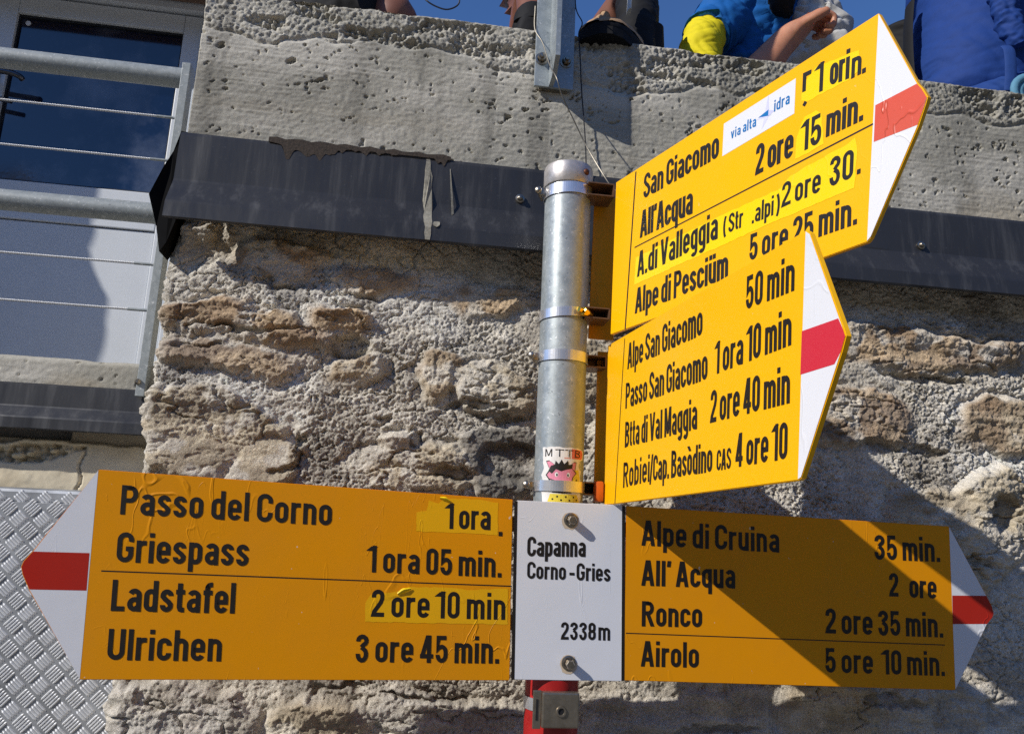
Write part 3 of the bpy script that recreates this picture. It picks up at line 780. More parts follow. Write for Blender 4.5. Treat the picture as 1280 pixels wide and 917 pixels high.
obj('lime_scratch', bm, M['lime'], edge)
# brown crust with drips where the slab meets the flashing
bm = bmesh.new()
top = [(-0.285 + 0.33 * i / 22, 2.266 + 0.002 * math.sin(i * 2.2)) for i in range(23)]
drips = [(rng.uniform(-.28, -.14), rng.uniform(.006, .016), rng.uniform(.004, .010)) for k in range(9)] + [(rng.uniform(-.14, .04), rng.uniform(.002, .010), rng.uniform(.002, .005)) for k in range(12)]
bot = []
for i in range(161):
    x = 0.045 - 0.33 * i / 160
    d = 0.004 + 0.014 * math.exp(-((x + .215) / .045) ** 2)
    for (dx_, dd_, dw_) in drips: d += dd_ * math.exp(-((x - dx_) / dw_) ** 2)
    bot.append((x, 2.262 - min(d, .036)))
flat_blob(bm, top + bot, lambda z: 1.3395, 0.0008)
obj('rust_crust', bm, M['rust_peel'], edge, label='brown crust dripping over the top of the flashing')

# ---------------------------------------------------------------- balcony edge on the left
bal = thing('balcony_edge', 'low concrete balcony kerb below the pale door, with zinc flashing', 'balcony', (-0.9, 1.6, 1.74))
xs = axis([(-2.2, -1.05, 0.02), (-1.05, -0.40, 0.003)])
zs = axis([(1.80, 1.881, 0.003)])
o = slab('concrete_face', xs, zs, 1.881, 1.81, 1.60, None, 9, honey=False)
o.data.transform(Matrix.Translation(-bal.location)); o.parent = bal
prof_b = [(1.605, 1.828), (1.594, 1.826), (1.590, 1.822), (1.587, 1.782), (1.586, 1.779), (1.572, 1.760), (1.571, 1.757), (1.569, 1.737), (1.572, 1.735), (1.60, 1.742)]
obj('flashing', flashing_mesh(-2.2, -0.40, prof_b, seed=8, n=120), M['zinc'], bal, label='dark zinc flashing under the balcony kerb')

# cream plaster wall with a broken-out cavity
def plaster_wall():
    xs = axis([(-2.2, -0.95, 0.02), (-0.95, -0.40, 0.0028)]); zs = axis([(0.0, 1.56, 0.06), (1.56, 1.77, 0.0028)])
    X, Z = np.meshgrid(xs, zs)
    h = (fbm(X * 30, Z * 30, 3, 4) - 0.5) * 0.004 + (fbm(X * 4, Z * 4, 4, 2) - 0.5) * 0.008
    zt = 1.712 + (fbm(X * 14, Z * 0, 5, 3) - 0.5) * 0.02
    zb = np.interp(xs, [-2.2, -0.80, -0.74, -0.68, -0.63, -0.60, -0.4], [1.668, 1.676, 1.668, 1.684, 1.702, 1.712, 1.715])[None, :] + (fbm(X * 26, Z * 26, 6, 3) - 0.5) * 0.02
    cav = sstep(0.0, 0.006, Z - zb) * sstep(0.0, 0.006, zt - Z) * sstep(-0.595, -0.62, X)
    f1, f2, cid = worley(X * 85, Z * 95, 7)
    h = h + cav * (-0.030 + np.sqrt(np.clip(1 - f1 ** 2, 0, 1)) * 0.022 * (0.5 + cid))
    up = sstep(0.0, 0.004, Z - (zt + 0.004))
    h = h - up * 0.012
    gap = sstep(1.724, 1.728, Z + (fbm(X * 20, Z * 0, 9, 3) - .5) * .01) * sstep(-0.655, -0.67, X)
    h = h - gap * 0.09
    cr = np.abs(X + 0.6275 + (fbm(Z * 40, Z * 0, 8, 3) - 0.5) * 0.02)
    crack = sstep(0.0030, 0.0008, cr) * sstep(1.712, 1.70, Z)
    h = h - crack * 0.010
    a = np.array(srgb(204, 190, 162)); b = np.array(srgb(218, 206, 180)); c2 = np.array(srgb(200, 186, 156)); gy = np.array(srgb(150, 144, 134))
    t = fbm(X * 9, Z * 16, 10, 4)[..., None]
    col = a + (b - a) * sstep(.3, .7, t)
    col = col + (c2 * (0.75 + .4 * cid[..., None]) - col) * cav[..., None]
    col = col + (gy - col) * up[..., None] * (1 - cav[..., None]) * 0.6
    o = grid_mesh('plaster_wall', np.stack([X, 1.622 - h, Z], -1), col, M['plaster'])
    tag(o, 'cracked cream plaster wall with broken mortar below the balcony', 'wall')
    recentre(o)
plaster_wall()

# tread-plate cladding (five-bar pattern)
def tread_plate():
    root = thing('tread_plate', 'grey five-bar tread plate cladding at the lower left', 'metal plate', (-0.9, 1.575, 0.0))
    bm = bmesh.new()
    Y0 = 1.575
    prof = [(1.612, 1.626), (1.582, 1.626), (1.577, 1.623), (Y0, 1.618), (Y0, 1.602)]
    low = [(Y0 + 0.0015, 1.6005), (Y0 - 0.003, 1.599), (Y0 - 0.003, 0.0)]
    pts = prof + low
    x0, x1 = -2.2, -0.385
    a = [bm.verts.new((x0, y, z)) for y, z in pts]; b = [bm.verts.new((x1, y, z)) for y, z in pts]
    for j in range(len(pts) - 1): bm.faces.new((a[j], b[j], b[j + 1], a[j + 1]))
    obj('sheet', bm, M['plate'], root)
    bm = bmesh.new()
    P = 0.0415
    def bar(cx, cz, ang, y):
        ln, wd, hh = 0.0135, 0.0023, 0.0024
        ca, sa = math.cos(ang), math.sin(ang)
        def at(u, v, d): return (cx + u * ca - v * sa, y - d, cz + u * sa + v * ca)
        base = [bm.verts.new(at(u, v, -0.0004)) for u, v in ((-ln, 0), (-ln * .75, wd), (ln * .75, wd), (ln, 0), (ln * .75, -wd), (-ln * .75, -wd))]
        topv = [bm.verts.new(at(u, v, hh)) for u, v in ((-ln * .6, 0), (-ln * .55, wd * .35), (ln * .55, wd * .35), (ln * .6, 0), (ln * .55, -wd * .35), (-ln * .55, -wd * .35))]
        for i in range(6):
            j = (i + 1) % 6
            bm.faces.new((base[i], base[j], topv[j], topv[i]))
        bm.faces.new(topv)
    for j in range(0, 30):
        for i in range(-2, 21):
            z = 1.61 - j * P * 0.5; x = -0.41 - i * P + (P * .5 if j % 2 else 0)
            y = Y0 if z > 1.602 else Y0 - 0.003
            if 1.594 < z < 1.606: continue
            # each lattice point carries one group, its neighbours turned the other way
            ang = math.radians(-42) if (j % 2 == 0) else math.radians(48)
            for k in range(-2, 3):
                off = k * 0.0052
                zz = z + off * math.cos(ang)
                if zz > 1.616: continue
                bar(x - off * math.sin(ang), zz, ang, y)
    bmesh.ops.recalc_face_normals(bm, faces=bm.faces)
    obj('tread_bars', bm, M['tread'], root, smooth=False)
tread_plate()

# ---------------------------------------------------------------- door behind the balcony
def door():
    root = thing('door', 'pale metal door with a tall dark glass pane behind the balcony rail', 'door', (-1.1, 2.5, 1.88))
    Y = 2.5
    def part(name, boxes, mat, parent=root, bev=0.003, label=None):
        bm = bmesh.new()
        for lo, hi in boxes: box(bm, lo, hi, bev)
        return obj(name, bm, mat, parent, label=label)
    part('frame', [((-1.56, Y - .02, 1.87), (-1.462, Y + .09, 3.36)), ((-0.788, Y - .02, 1.87), (-0.70, Y + .09, 3.36)), ((-1.46, Y - .02, 3.264), (-0.79, Y + .09, 3.36))], M['door_white'])
    leaf = part('leaf', [((-1.456, Y, 1.885), (-1.38, Y + .06, 3.256)), ((-0.852, Y, 1.885), (-0.794, Y + .06, 3.256)),
                         ((-1.379, Y, 3.193), (-0.853, Y + .06, 3.256)), ((-1.379, Y, 2.474), (-0.853, Y + .06, 2.602)), ((-1.379, Y + .006, 1.885), (-0.853, Y + .05, 2.470))], M['door_white'])
    part('gasket', [((-1.383, Y + .012, 2.601), (-1.374, Y + .03, 3.194)), ((-0.858, Y + .012, 2.601), (-0.849, Y + .03, 3.194)), ((-1.374, Y + .012, 3.185), (-0.858, Y + .03, 3.194)), ((-1.374, Y + .012, 2.601), (-0.858, Y + .03, 2.609))], M['door_gap'], leaf, 0)
    part('backing', [((-1.47, Y + .062, 1.88), (-0.78, Y + .075, 3.27))], M['door_gap'], leaf, 0)
    part('pane', [((-1.376, Y + .02, 2.607), (-0.856, Y + .04, 3.188))], M['glass'], leaf, 0)
    bm = bmesh.new()
    box(bm, (-1.428, Y - .008, 2.80), (-1.396, Y, 3.00), 0.003)
    tube(bm, smooth_path([(-1.412, Y, 2.945), (-1.412, Y - .045, 2.945), (-1.402, Y - .055, 2.943), (-1.34, Y - .057, 2.940), (-1.312, Y - .052, 2.934), (-1.306, Y - .04, 2.93)]), 0.009, 10)
    obj('handle', bm, M['handle'], leaf, smooth=True)
    bm = bmesh.new()
    tube(bm, [(-1.412, Y - .001, 2.866), (-1.412, Y - .03, 2.866)], 0.013, 12); tube(bm, [(-1.40, Y - .024, 2.866), (-1.335, Y - .024, 2.858)], 0.008, 8)
    obj('lock', bm, M['handle'], leaf)
    bm = bmesh.new()
    lathe(bm, (-1.352, Y + .0195, 3.168), (0, -1, 0), [(0.009, 0), (0.008, 0.002), (0, 0.003)], 14)
    obj('sticker', bm, M['white_sign'], leaf)
door()
hw = thing('house_wall', 'rendered house wall around the pale door under a brown soffit', 'wall', (-1.6, 2.6, 0))
bm = bmesh.new()
box(bm, (-4.5, 2.56, 0.0), (-1.562, 2.95, 4.2)); box(bm, (-0.698, 2.56, 0.0), (-0.56, 2.95, 4.2)); box(bm, (-1.561, 2.56, 3.362), (-0.699, 2.95, 4.2)); box(bm, (-1.561, 2.60, 0.0), (-0.699, 2.95, 1.86))
obj('masonry', bm, M['house'], hw)
bm = bmesh.new()
box(bm, (-4.5, 2.30, 3.285), (-0.52, 2.47, 3.36), 0.004); box(bm, (-4.5, 2.31, 3.362), (-0.52, 2.555, 3.44), 0.004)
obj('soffit', bm, M['wood'], hw, label='brown boarded soffit over the door')

# ---------------------------------------------------------------- railing of the balcony
rl = thing('balcony_railing', 'galvanised balcony railing with steel wire ropes at the left', 'railing', (-0.9, 1.6, 1.81))
bm = bmesh.new()
box(bm, (-0.531, 1.578, 1.812), (-0.514, 1.584, 2.535), 0.001); box(bm, (-0.520, 1.584, 1.812), (-0.514, 1.61, 2.535), 0.001)
obj('post', bm, M['galv_rail'], rl)
bm = bmesh.new()
lathe(bm, (-0.528, 1.578, 1.84), (0, -1, 0), [(0.006, 0), (0.006, 0.004), (0.003, 0.008), (0, 0.008)], 8)
lathe(bm, (-0.505, 1.596, 1.834), (0, -1, 0), [(0.006, 0), (0.006, 0.004), (0.003, 0.008), (0, 0.008)], 8)
obj('bolt', bm, M['bolt_steel'], rl)
for z in (2.509, 2.197):
    bm = bmesh.new(); tube(bm, [(-3.2, 1.60, z), (-0.515, 1.60, z)], 0.0215, 20)
    obj('handrail' if z > 2.4 else 'mid_rail', bm, M['galv_rail'], rl, smooth=True)
def rope_mat():
    k = NB('steel_wire_rope')
    wv = k.n('ShaderNodeTexWave', Scale=190.0, Distortion=0.0); wv.bands_direction = 'DIAGONAL'
    k.l(k.tc.outputs['Object'], wv.inputs['Vector'])
    k.base(k.ramp(wv.outputs['Fac'], [(0.2, srgb(120, 122, 126)), (0.8, srgb(235, 236, 238))]))
    k.set(Metallic=0.15, Roughness=0.35); k.bump(wv.outputs['Fac'], 0.6, 0.001)
    return k.m
M['rope'] = rope_mat()
for z in (2.4155, 2.3170, 2.0870, 1.9900):
    bm = bmesh.new(); tube(bm, [(-3.2, 1.60, z - .003), (-0.565, 1.60, z)], 0.0024, 8)
    rp = obj('wire_rope', bm, M['rope'], rl, smooth=True)
    bm = bmesh.new(); tube(bm, [(-0.575, 1.60, z), (-0.516, 1.60, z)], 0.0030, 10); tube(bm, [(-0.5205, 1.60, z), (-0.5135, 1.60, z)], 0.006, 6)
    obj('terminal', bm, M['galv_rail'], rp, smooth=True)

# ================================================================== lettering: a condensed sans drawn as strokes
SW = 0.168; HS = SW / 2; XH = 0.74
def arc(cx, cy, rx, ry, a0, a1, n=9):
    return [(cx + rx * math.cos(math.radians(a0 + (a1 - a0) * i / n)), cy + ry * math.sin(math.radians(a0 + (a1 - a0) * i / n))) for i in range(n + 1)]
def rr(x0, y0, x1, y1, r=None):
    r = (x1 - x0) / 2 if r is None else r
    q = 6
    return ('C', arc(x1 - r, y1 - r, r, r, 0, 90, q) + arc(x0 + r, y1 - r, r, r, 90, 180, q) + arc(x0 + r, y0 + r, r, r, 180, 270, q) + arc(x1 - r, y0 + r, r, r, 270, 360, q))
def P(*pts): return ('P', list(pts))
def D(a, b): return ('D', [a, b])
def dot(x, y): return ('P', [(x, y - HS), (x, y + HS)])
def glyph(ch):
    h = HS
    W = 0.46; r = W / 2 - h; c = W / 2; R = W - h
    if ch == 'o': return W, [rr(h, h, R, XH - h)]
    if ch == 'ò': return W, [rr(h, h, R, XH - h), D((c - .14, 1.02), (c + .04, .84))]
    if ch == 'n': return W, [P((h, 0), (h, XH)), ('P', arc(c, XH - h - r, r, r, 180, 0) + [(R, 0)])]
    if ch == 'h': return W, [P((h, 0), (h, 1)), ('P', arc(c, XH - h - r, r, r, 180, 0) + [(R, 0)])]
    if ch == 'm':
        w = 0.43; rm = w / 2 - h
        return 2 * w - SW, [P((h, 0), (h, XH)), ('P', arc(w / 2, XH - h - rm, rm, rm, 180, 0) + [(w - h, 0)]), ('P', arc(w - SW + w / 2, XH - h - rm, rm, rm, 180, 0) + [(2 * w - SW - h, 0)])]
    if ch in 'uü':
        s = [P((R, 0), (R, XH)), ('P', [(h, XH)] + arc(c, h + r, r, r, 180, 360))]
        if ch == 'ü': s += [dot(h + .03, .93), dot(R - .03, .93)]
        return W, s
    if ch == 'r': return 0.33, [P((h, 0), (h, XH)), ('P', arc(h + .16, XH - h - .15, .16, .15, 180, 85, 6) + [(0.33, XH - h)])]
    if ch == 'i': return SW, [P((h, 0), (h, XH)), P((h, .85), (h, 1.0))]
    if ch == 'l': return SW, [P((h, 0), (h, 1))]
    if ch == 'a':
        y = .385; b = (y + h) / 2
        return W, [('P', arc(c, XH - h - r * .95, r, r * .95, 158, 0) + [(R, 0)]), ('P', [(R, y)] + [(c + .02, y)] + arc(c, b, r, y - b, 90, 270) + [(c + .06, h + .02), (R, .17)])]
    if ch == 'e': return W, [('P', arc(c, h + r, r, r, -18, -180) + arc(c, XH - h - r, r, r, 180, 0) + [(R, .36), (h, .36)])]
    if ch == 'c': return W - .01, [('P', [(R, .49)] + arc(c, XH - h - r, r, r, 0, 180) + arc(c, h + r, r, r, 180, 360) + [(R, .25)])]
    if ch == 's':
        W = 0.43; r = W / 2 - h; c = W / 2; R = W - h
        return W, [('P', [(R, .53)] + arc(c, XH - h - .125, r, .125, 0, 180) + [(h, .50), (c - .05, .41), (c + .05, .34), (R, .25)] + arc(c, h + .125, r, .125, 0, -180) + [(h, .23)])]
    if ch in 'dq':
        return W, [rr(h, h, R, XH - h), P((R, 0), (R, 1)) if ch == 'd' else P((R, -.24), (R, XH))]
    if ch in 'bp':
        return W, [rr(h, h, R, XH - h), P((h, 0), (h, 1)) if ch == 'b' else P((h, -.24), (h, XH))]
    if ch == 'g': return W, [rr(h, h + .02, R, XH - h), ('P', [(R, XH), (R, -.03)] + arc(c, -.03, r, .13, 0, -150))]
    if ch == 't': return 0.30, [('P', [(h + .05, .94), (h + .05, .18), (h + .08, .10), (h + .13, h), (.30, h)]), P((0, XH - h), (.30, XH - h))]
    if ch == 'f': return 0.31, [('P', [(h + .05, 0), (h + .05, .82)] + arc(h + .19, .80, .14, .2 - h, 180, 100, 6) + [(.31, 1 - h)]), P((0, XH - h), (.31, XH - h))]
    if ch == 'v': return 0.46, [D((h, XH), (c, 0)), D((W - h, XH), (c, 0))]
    if ch == '.': return SW, [P((h, 0), (h, SW))]
    if ch == ',': return SW, [D((h, SW), (h - .05, -.12))]
    if ch == "'": return 0.14, [D((h + .01, 1.0), (h - .02, .76))]
    if ch == '-': return 0.30, [P((0, .36), (.30, .36))]
    if ch == '/': return 0.30, [D((.26, 1.05), (.04, -.12))]
    if ch == '(': return 0.22, [('P', arc(.36, .42, .36 - h * .7, .66, 125, 235, 8))]
    if ch == ')': return 0.22, [('P', arc(-.14, .42, .36 - h * .7, .66, 55, -55, 8))]
    W = 0.54; R = W - h; c = W / 2; r = c - h
    if ch == 'P': return W, [P((h, 0), (h, 1)), ('P', [(h, 1 - h), (R - .15, 1 - h)] + arc(R - .16, .70, .16, .3 - h, 90, -90) + [(h, .40 + h)])]
    if ch == 'R': return W + .02, [P((h, 0), (h, 1)), ('P', [(h, 1 - h), (R - .15, 1 - h)] + arc(R - .16, .72, .16, .28 - h, 90, -90) + [(h, .44 + h)]), D((c, .50), (R + .03, 0))]
    if ch == 'B': return W, [P((h, 0), (h, 1)), ('P', [(h, 1 - h), (R - .16, 1 - h)] + arc(R - .18, .755, .16, .245 - h, 90, -90) + [(h, .51 + h)]), ('P', [(R - .16, .51 + h - .02)] + arc(R - .16, .285, .16, .285 - h, 90, -90) + [(h, h)])]
    if ch == 'C': return W - .02, [('P', [(R - .01, .66)] + arc(c, 1 - h - r, r, r, 0, 180) + arc(c, h + r, r, r, 180, 360) + [(R, .34)])]
    if ch == 'G': return W, [('P', [(R - .01, .68)] + arc(c, 1 - h - r, r, r, 0, 180) + arc(c, h + r, r, r, 180, 360) + [(R, .45), (c + .02, .45)])]
    if ch == 'S': return W - .02, [('P', [(R - .02, .73)] + arc(c, 1 - h - .17, r - .01, .17, 0, 180) + [(h, .68), (c - .07, .56), (c + .08, .46), (R, .34)] + arc(c, h + .18, r, .18, 0, -180) + [(h, .29)])]
    if ch == 'L': return 0.44, [P((h, 1), (h, h), (.44, h))]
    if ch == 'U': return W, [('P', [(h, 1)] + arc(c, h + r, r, r, 180, 360) + [(R, 1)])]
    if ch == 'A': return 0.58, [D((h, 0), (.29 - .02, 1)), D((.58 - h, 0), (.29 + .02, 1)), P((.15, .28), (.43, .28))]
    if ch == 'V': return 0.58, [D((h, 1), (.29 - .01, 0)), D((.58 - h, 1), (.29 + .01, 0))]
    if ch == 'M': return 0.68, [P((h, 0), (h, 1)), P((.68 - h, 0), (.68 - h, 1)), D((h + .03, 1), (.34 - .01, .1)), D((.68 - h - .03, 1), (.34 + .01, .1))]
    if ch == 'T': return 0.50, [P((0, 1 - h), (.50, 1 - h)), P((.25, 0), (.25, 1))]
    if ch == 'Γ': return 0.40, [P((h, .34), (h, 1 - h), (.40, 1 - h)), P((h, -.04), (h + .12, -.12))]
    W = 0.47; R = W - h; c = W / 2; r = c - h
    if ch == '0': return W, [rr(h, h, R, 1 - h)]
    if ch == '1': return 0.32, [P((.32 - h, 0), (.32 - h, 1)), D((.03, .80), (.32 - h, .97))]
    if ch == '2': return W, [('P', [(h, .70)] + arc(c, 1 - h - r, r, r, 180, 0) + [(R, .66), (R - .05, .52), (h + .03, .20), (h, h), (W, h)])]
    if ch == '3': return W, [('P', [(h, .74)] + arc(c, 1 - h - .15, r, .15, 180, -70) + [(c - .03, .53)]), ('P', [(c - .03, .53)] + arc(c, h + .19, r, .21, 70, -180) + [(h, .30)])]
    if ch == '4': return W + .03, [P((R - .05, 0), (R - .05, 1)), D((R - .09, 1), (h, .24)), P((0, .24), (W + .03, .24))]
    if ch == '5': return W, [('P', [(R + .02, 1 - h), (h + .02, 1 - h), (h, .50)] + [(h + .04, .56)] + arc(c, .38, r, .21, 120, 0) + arc(c, h + .2, r, .2, 0, -180) + [(h, .30)])]
    if ch == '8': return W, [rr(h + .01, .50, R - .01, 1 - h), rr(h, h, R, .50 + .01)]
    return 0.2, []

GAP = 0.085; SPACE = 0.17
def layout(text):
    x = 0; out = []
    for ch in text:
        if ch == ' ': x += SPACE; continue
        w, st = glyph(ch)
        out.append((x, st)); x += w + GAP
    return out, x - GAP

def ribbon(pts, w, closed):
    """left and right offset points of a stroke with mitred joints"""
    Q = [Vector(p) for p in pts]
    if closed and (Q[0] - Q[-1]).length < 1e-9: Q.pop()
    q = [Q[0]]
    for p in Q[1:]:
        if (p - q[-1]).length > 1e-7: q.append(p)
    if closed and (q[0] - q[-1]).length < 1e-7: q.pop()
    n = len(q); L = []; Rr = []
    for i in range(n):
        a = q[i - 1] if (i or closed) else None
        b = q[(i + 1) % n] if (i < n - 1 or closed) else None
        d1 = (q[i] - a).normalized() if a is not None else None
        d2 = (b - q[i]).normalized() if b is not None else None
        if d1 is None: d1 = d2
        if d2 is None: d2 = d1
        n1 = Vector((-d1.y, d1.x)); n2 = Vector((-d2.y, d2.x))
        mm = n1 + n2
        if mm.length < 1e-6: mm = n1
        mm.normalize()
        k = 1 / max(0.45, mm.dot(n1))
        L.append(q[i] + mm * w * k); Rr.append(q[i] - mm * w * k)
    return L, Rr

def put_text(bm, text, u0, v0, u1, v1, pu, pv, at, base=0.0, weight=1.0, n0=[0]):
    """text along the base line (u0,v0)-(u1,v1) with cap height vector (pu,pv); at(u,v,d) -> world"""
    g, tot = layout(text)
    B = Vector((u1 - u0, v1 - v0)); Up = Vector((pu, pv))
    cap = Up.length; up = Up / cap
    xs_ = B.length / tot; bd = B.normalized()
    w = HS * cap * weight
    for gx, strokes in g:
        for kind, pts in strokes:
            n0[0] += 1
            d = base + 0.00002 * (n0[0] % 5)
            q = [Vector(((gx + x) * xs_, y * cap)) for x, y in pts]
            if kind == 'D':
                a, b = q
                s = (b - a); wx = w * min(2.2, s.length / max(1e-9, abs(s.y)))
                loop = [a + Vector((-wx, 0)), a + Vector((wx, 0)), b + Vector((wx, 0)), b + Vector((-wx, 0))]
                vv = [bm.verts.new(at(*(Vector((u0, v0)) + bd * p.x + up * p.y), d)) for p in loop]
                bm.faces.new(vv); continue
            L, Rr = ribbon(q, w, kind == 'C')
            lv = [bm.verts.new(at(*(Vector((u0, v0)) + bd * p.x + up * p.y), d)) for p in L]
            rv = [bm.verts.new(at(*(Vector((u0, v0)) + bd * p.x + up * p.y), d)) for p in Rr]
            n = len(lv)
            for i in range(n if kind == 'C' else n - 1):
                j = (i + 1) % n
                bm.faces.new((lv[i], rv[i], rv[j], lv[j]))

def face_out(bm, n):
    bm.normal_update()
    for f in bm.faces:
        if f.normal.dot(n) < 0: f.normal_flip()

def plane_poly(bm, pts, at, d):
    vv = [bm.verts.new(at(u, v, d)) for u, v in pts]
    f = bm.faces.new(vv)
    bmesh.ops.triangulate(bm, faces=[f])

def rough_poly(pts, amp, seed, step=0.006):
    rg = random.Random(seed); out = []
    n = len(pts)
    for i in range(n):
        a = Vector(pts[i]); b = Vector(pts[(i + 1) % n])
        k = max(1, int((b - a).length / step))
        for j in range(k):
            p = a.lerp(b, j / k)
            if j: p = p + Vector((rg.uniform(-amp, amp), rg.uniform(-amp, amp)))
            out.append((p.x, p.y))
    return out

def make_sign(key, name, label, cat, paint, red, patch, group, thick=0.0045, weight=0.93, ragged=0.0008):
    T = BOARDS[key]
    o = Vector(T['o']); u = Vector(T['u']); w = Vector(T['w']); n = Vector(T['n'])
    at = lambda a, b, d=0.0: o + u * a + w * b + n * d
    body = T['body']
    root = thing(name, label, cat, at((body[3][0] + body[2][0]) / 2, (body[3][1] + body[2][1]) / 2), group)
    outline = list(body)
    if 'tip' in T:
        tip = T['tip']
        if key == 'L': outline = [body[1], body[2]] + [tip[1]] + tip[2:] + [tip[0]]
        elif key == 'R': outline = [body[0], tip[0]] + tip[:1:-1] + [tip[1], body[3]]
        else: outline = [body[0], tip[0]] + tip[:2:-1] + [tip[2], tip[1], body[3]]
    bm = bmesh.new()
    f = bm.faces.new([bm.verts.new(at(a, b)) for a, b in outline])
    r = bmesh.ops.extrude_face_region(bm, geom=[f])
    for g in r['geom']:
        if isinstance(g, bmesh.types.BMVert): g.co -= n * thick
    bmesh.ops.recalc_face_normals(bm, faces=bm.faces)
    es = [e for e in bm.edges if len(e.link_faces) == 2 and e.calc_face_angle(0) > 0.9]
    bmesh.ops.bevel(bm, geom=es, offset=0.0007, segments=2, affect='EDGES')
    obj('board', bm, paint, root)
    def shrink(pts, k=0.0012):
        c = Vector((sum(p[0] for p in pts) / len(pts), sum(p[1] for p in pts) / len(pts)))
        return [tuple(Vector(p) + (c - Vector(p)).normalized() * k) for p in pts]
    if 'tip' in T:
        bm = bmesh.new(); plane_poly(bm, shrink(T['tip']), at, 0.00015); face_out(bm, n)
        obj('arrow_tip', bm, M['white_sign'], root)
        bm = bmesh.new(); plane_poly(bm, shrink(T['red'], 0.0010), at, 0.00030); face_out(bm, n)
        obj('stripe', bm, red, root)
    for i, pp in enumerate(T['patches']):
        bm = bmesh.new(); plane_poly(bm, rough_poly(pp, ragged, i * 7 + len(key)), at, 0.00022 + 0.00003 * i); face_out(bm, n)
        obj('sticker', bm, patch, root)
    for (a, b, c, d, wd) in T['lines']:
        bm = bmesh.new()
        p = Vector((a, b)); q = Vector((c, d)); s = (q - p).normalized(); k = Vector((-s.y, s.x)) * wd / 2
        plane_poly(bm, [p + k, p - k, q - k, q + k], at, 0.0002)
        face_out(bm, n); obj('dividing_line', bm, M['ink'], root)
    for t in T['texts']:
        bm = bmesh.new(); put_text(bm, *t, at, 0.0004, weight)
        face_out(bm, n); obj('lettering', bm, M['ink'], root)
    if 'white' in T:
        bm = bmesh.new(); plane_poly(bm, T['white'], at, 0.00024); face_out(bm, n)
        st = obj('route_sticker', bm, M['white_sign'], root, label='white route sticker')
        for t in T['logo']:
            bm = bmesh.new(); put_text(bm, *t, at, 0.0004, 0.9)
            face_out(bm, n); obj('lettering', bm, M['blue_ink'], st)
        bm = bmesh.new(); plane_poly(bm, T['star'], at, 0.00036); face_out(bm, n)
        obj('star', bm, M['lilac'], st)
        bm = bmesh.new(); plane_poly(bm, T['tri'], at, 0.0004); face_out(bm, n)
        obj('star_arrow', bm, M['blue_ink'], st)
    return root, at, o, u, w, n

G_SIGN = 'yellow hiking direction signs on the pole'
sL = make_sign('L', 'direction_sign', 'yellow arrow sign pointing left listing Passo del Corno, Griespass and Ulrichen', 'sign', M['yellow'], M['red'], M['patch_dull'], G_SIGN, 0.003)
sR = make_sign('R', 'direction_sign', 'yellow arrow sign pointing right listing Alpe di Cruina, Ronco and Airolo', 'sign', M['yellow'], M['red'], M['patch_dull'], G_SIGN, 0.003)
sP = make_sign('P', 'location_sign', 'white plate reading Capanna Corno-Gries 2338 m bolted between the two long yellow signs', 'sign', M['white_sign'], None, None, None, 0.003)
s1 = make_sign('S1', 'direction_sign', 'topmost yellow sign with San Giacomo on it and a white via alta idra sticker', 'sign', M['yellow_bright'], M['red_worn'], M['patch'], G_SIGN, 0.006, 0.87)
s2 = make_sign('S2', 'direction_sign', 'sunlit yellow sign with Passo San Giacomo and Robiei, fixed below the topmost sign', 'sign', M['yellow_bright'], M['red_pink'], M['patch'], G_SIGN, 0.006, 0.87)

# torn corners of the time stickers on the left sign, curling off the board
root, at, o, u, w, n = sL
for (a, b, s_, ang) in ((BOARDS['L']['patches'][1][2][0] - .004, BOARDS['L']['patches'][1][2][1] - .008, .020, 25), (BOARDS['L']['patches'][0][4][0], BOARDS['L']['patches'][0][4][1] - .004, .016, -15)):
    bm = bmesh.new()
    ca, sa = math.cos(math.radians(ang)), math.sin(math.radians(ang))
    grid = []
    for i in range(7):
        row = []
        for j in range(4):
            x_ = (i / 6 - .5) * s_; y_ = (j / 3) * s_ * .38 * (1 - abs(i / 6 - .45))
            row.append(bm.verts.new(at(a + x_ * ca - y_ * sa, b + x_ * sa + y_ * ca, 0.0004 + 0.0042 * math.sin(j / 3 * 2.4) * (1 - abs(i / 6 - .5)))))
        grid.append(row)
    for i in range(6):
        for j in range(3): bm.faces.new((grid[i][j], grid[i + 1][j], grid[i + 1][j + 1], grid[i][j + 1]))
    obj('torn_corner', bm, M['patch'], root, True)

# edges of the yellow boards carried behind the tips; bolts of the white plate
root, at, o, u, w, n = sP
for (a, b) in BOARDS['P']['bolts']:
    bm = bmesh.new()
    c = at(a, b, 0.0004)
    lathe(bm, c, n, [(0.0105, 0), (0.0105, 0.0012), (0.0085, 0.0018), (0.0075, 0.0018)], 24)
    lathe(bm, c, n, [(0.0063, 0.0015), (0.0066, 0.003), (0.0066, 0.0135), (0.0056, 0.0155), (0, 0.0155)], 6)
    obj('bolt', bm, M['bolt_steel'], root)
    bm = bmesh.new()
    rg = random.Random(int(a * 1e5))
    plane_poly(bm, [(a + r_ * math.cos(t), b - .002 + r_ * math.sin(t)) for t, r_ in [(k * 2 * PI / 14, rg.uniform(.0115, .0142)) for k in range(14)]], at, 0.0003); face_out(bm, n)
    obj('rust_ring', bm, simple('rust_stain', srgb(205, 185, 160), .8) if 'rust_stain' not in bpy.data.materials else bpy.data.materials['rust_stain'], root)

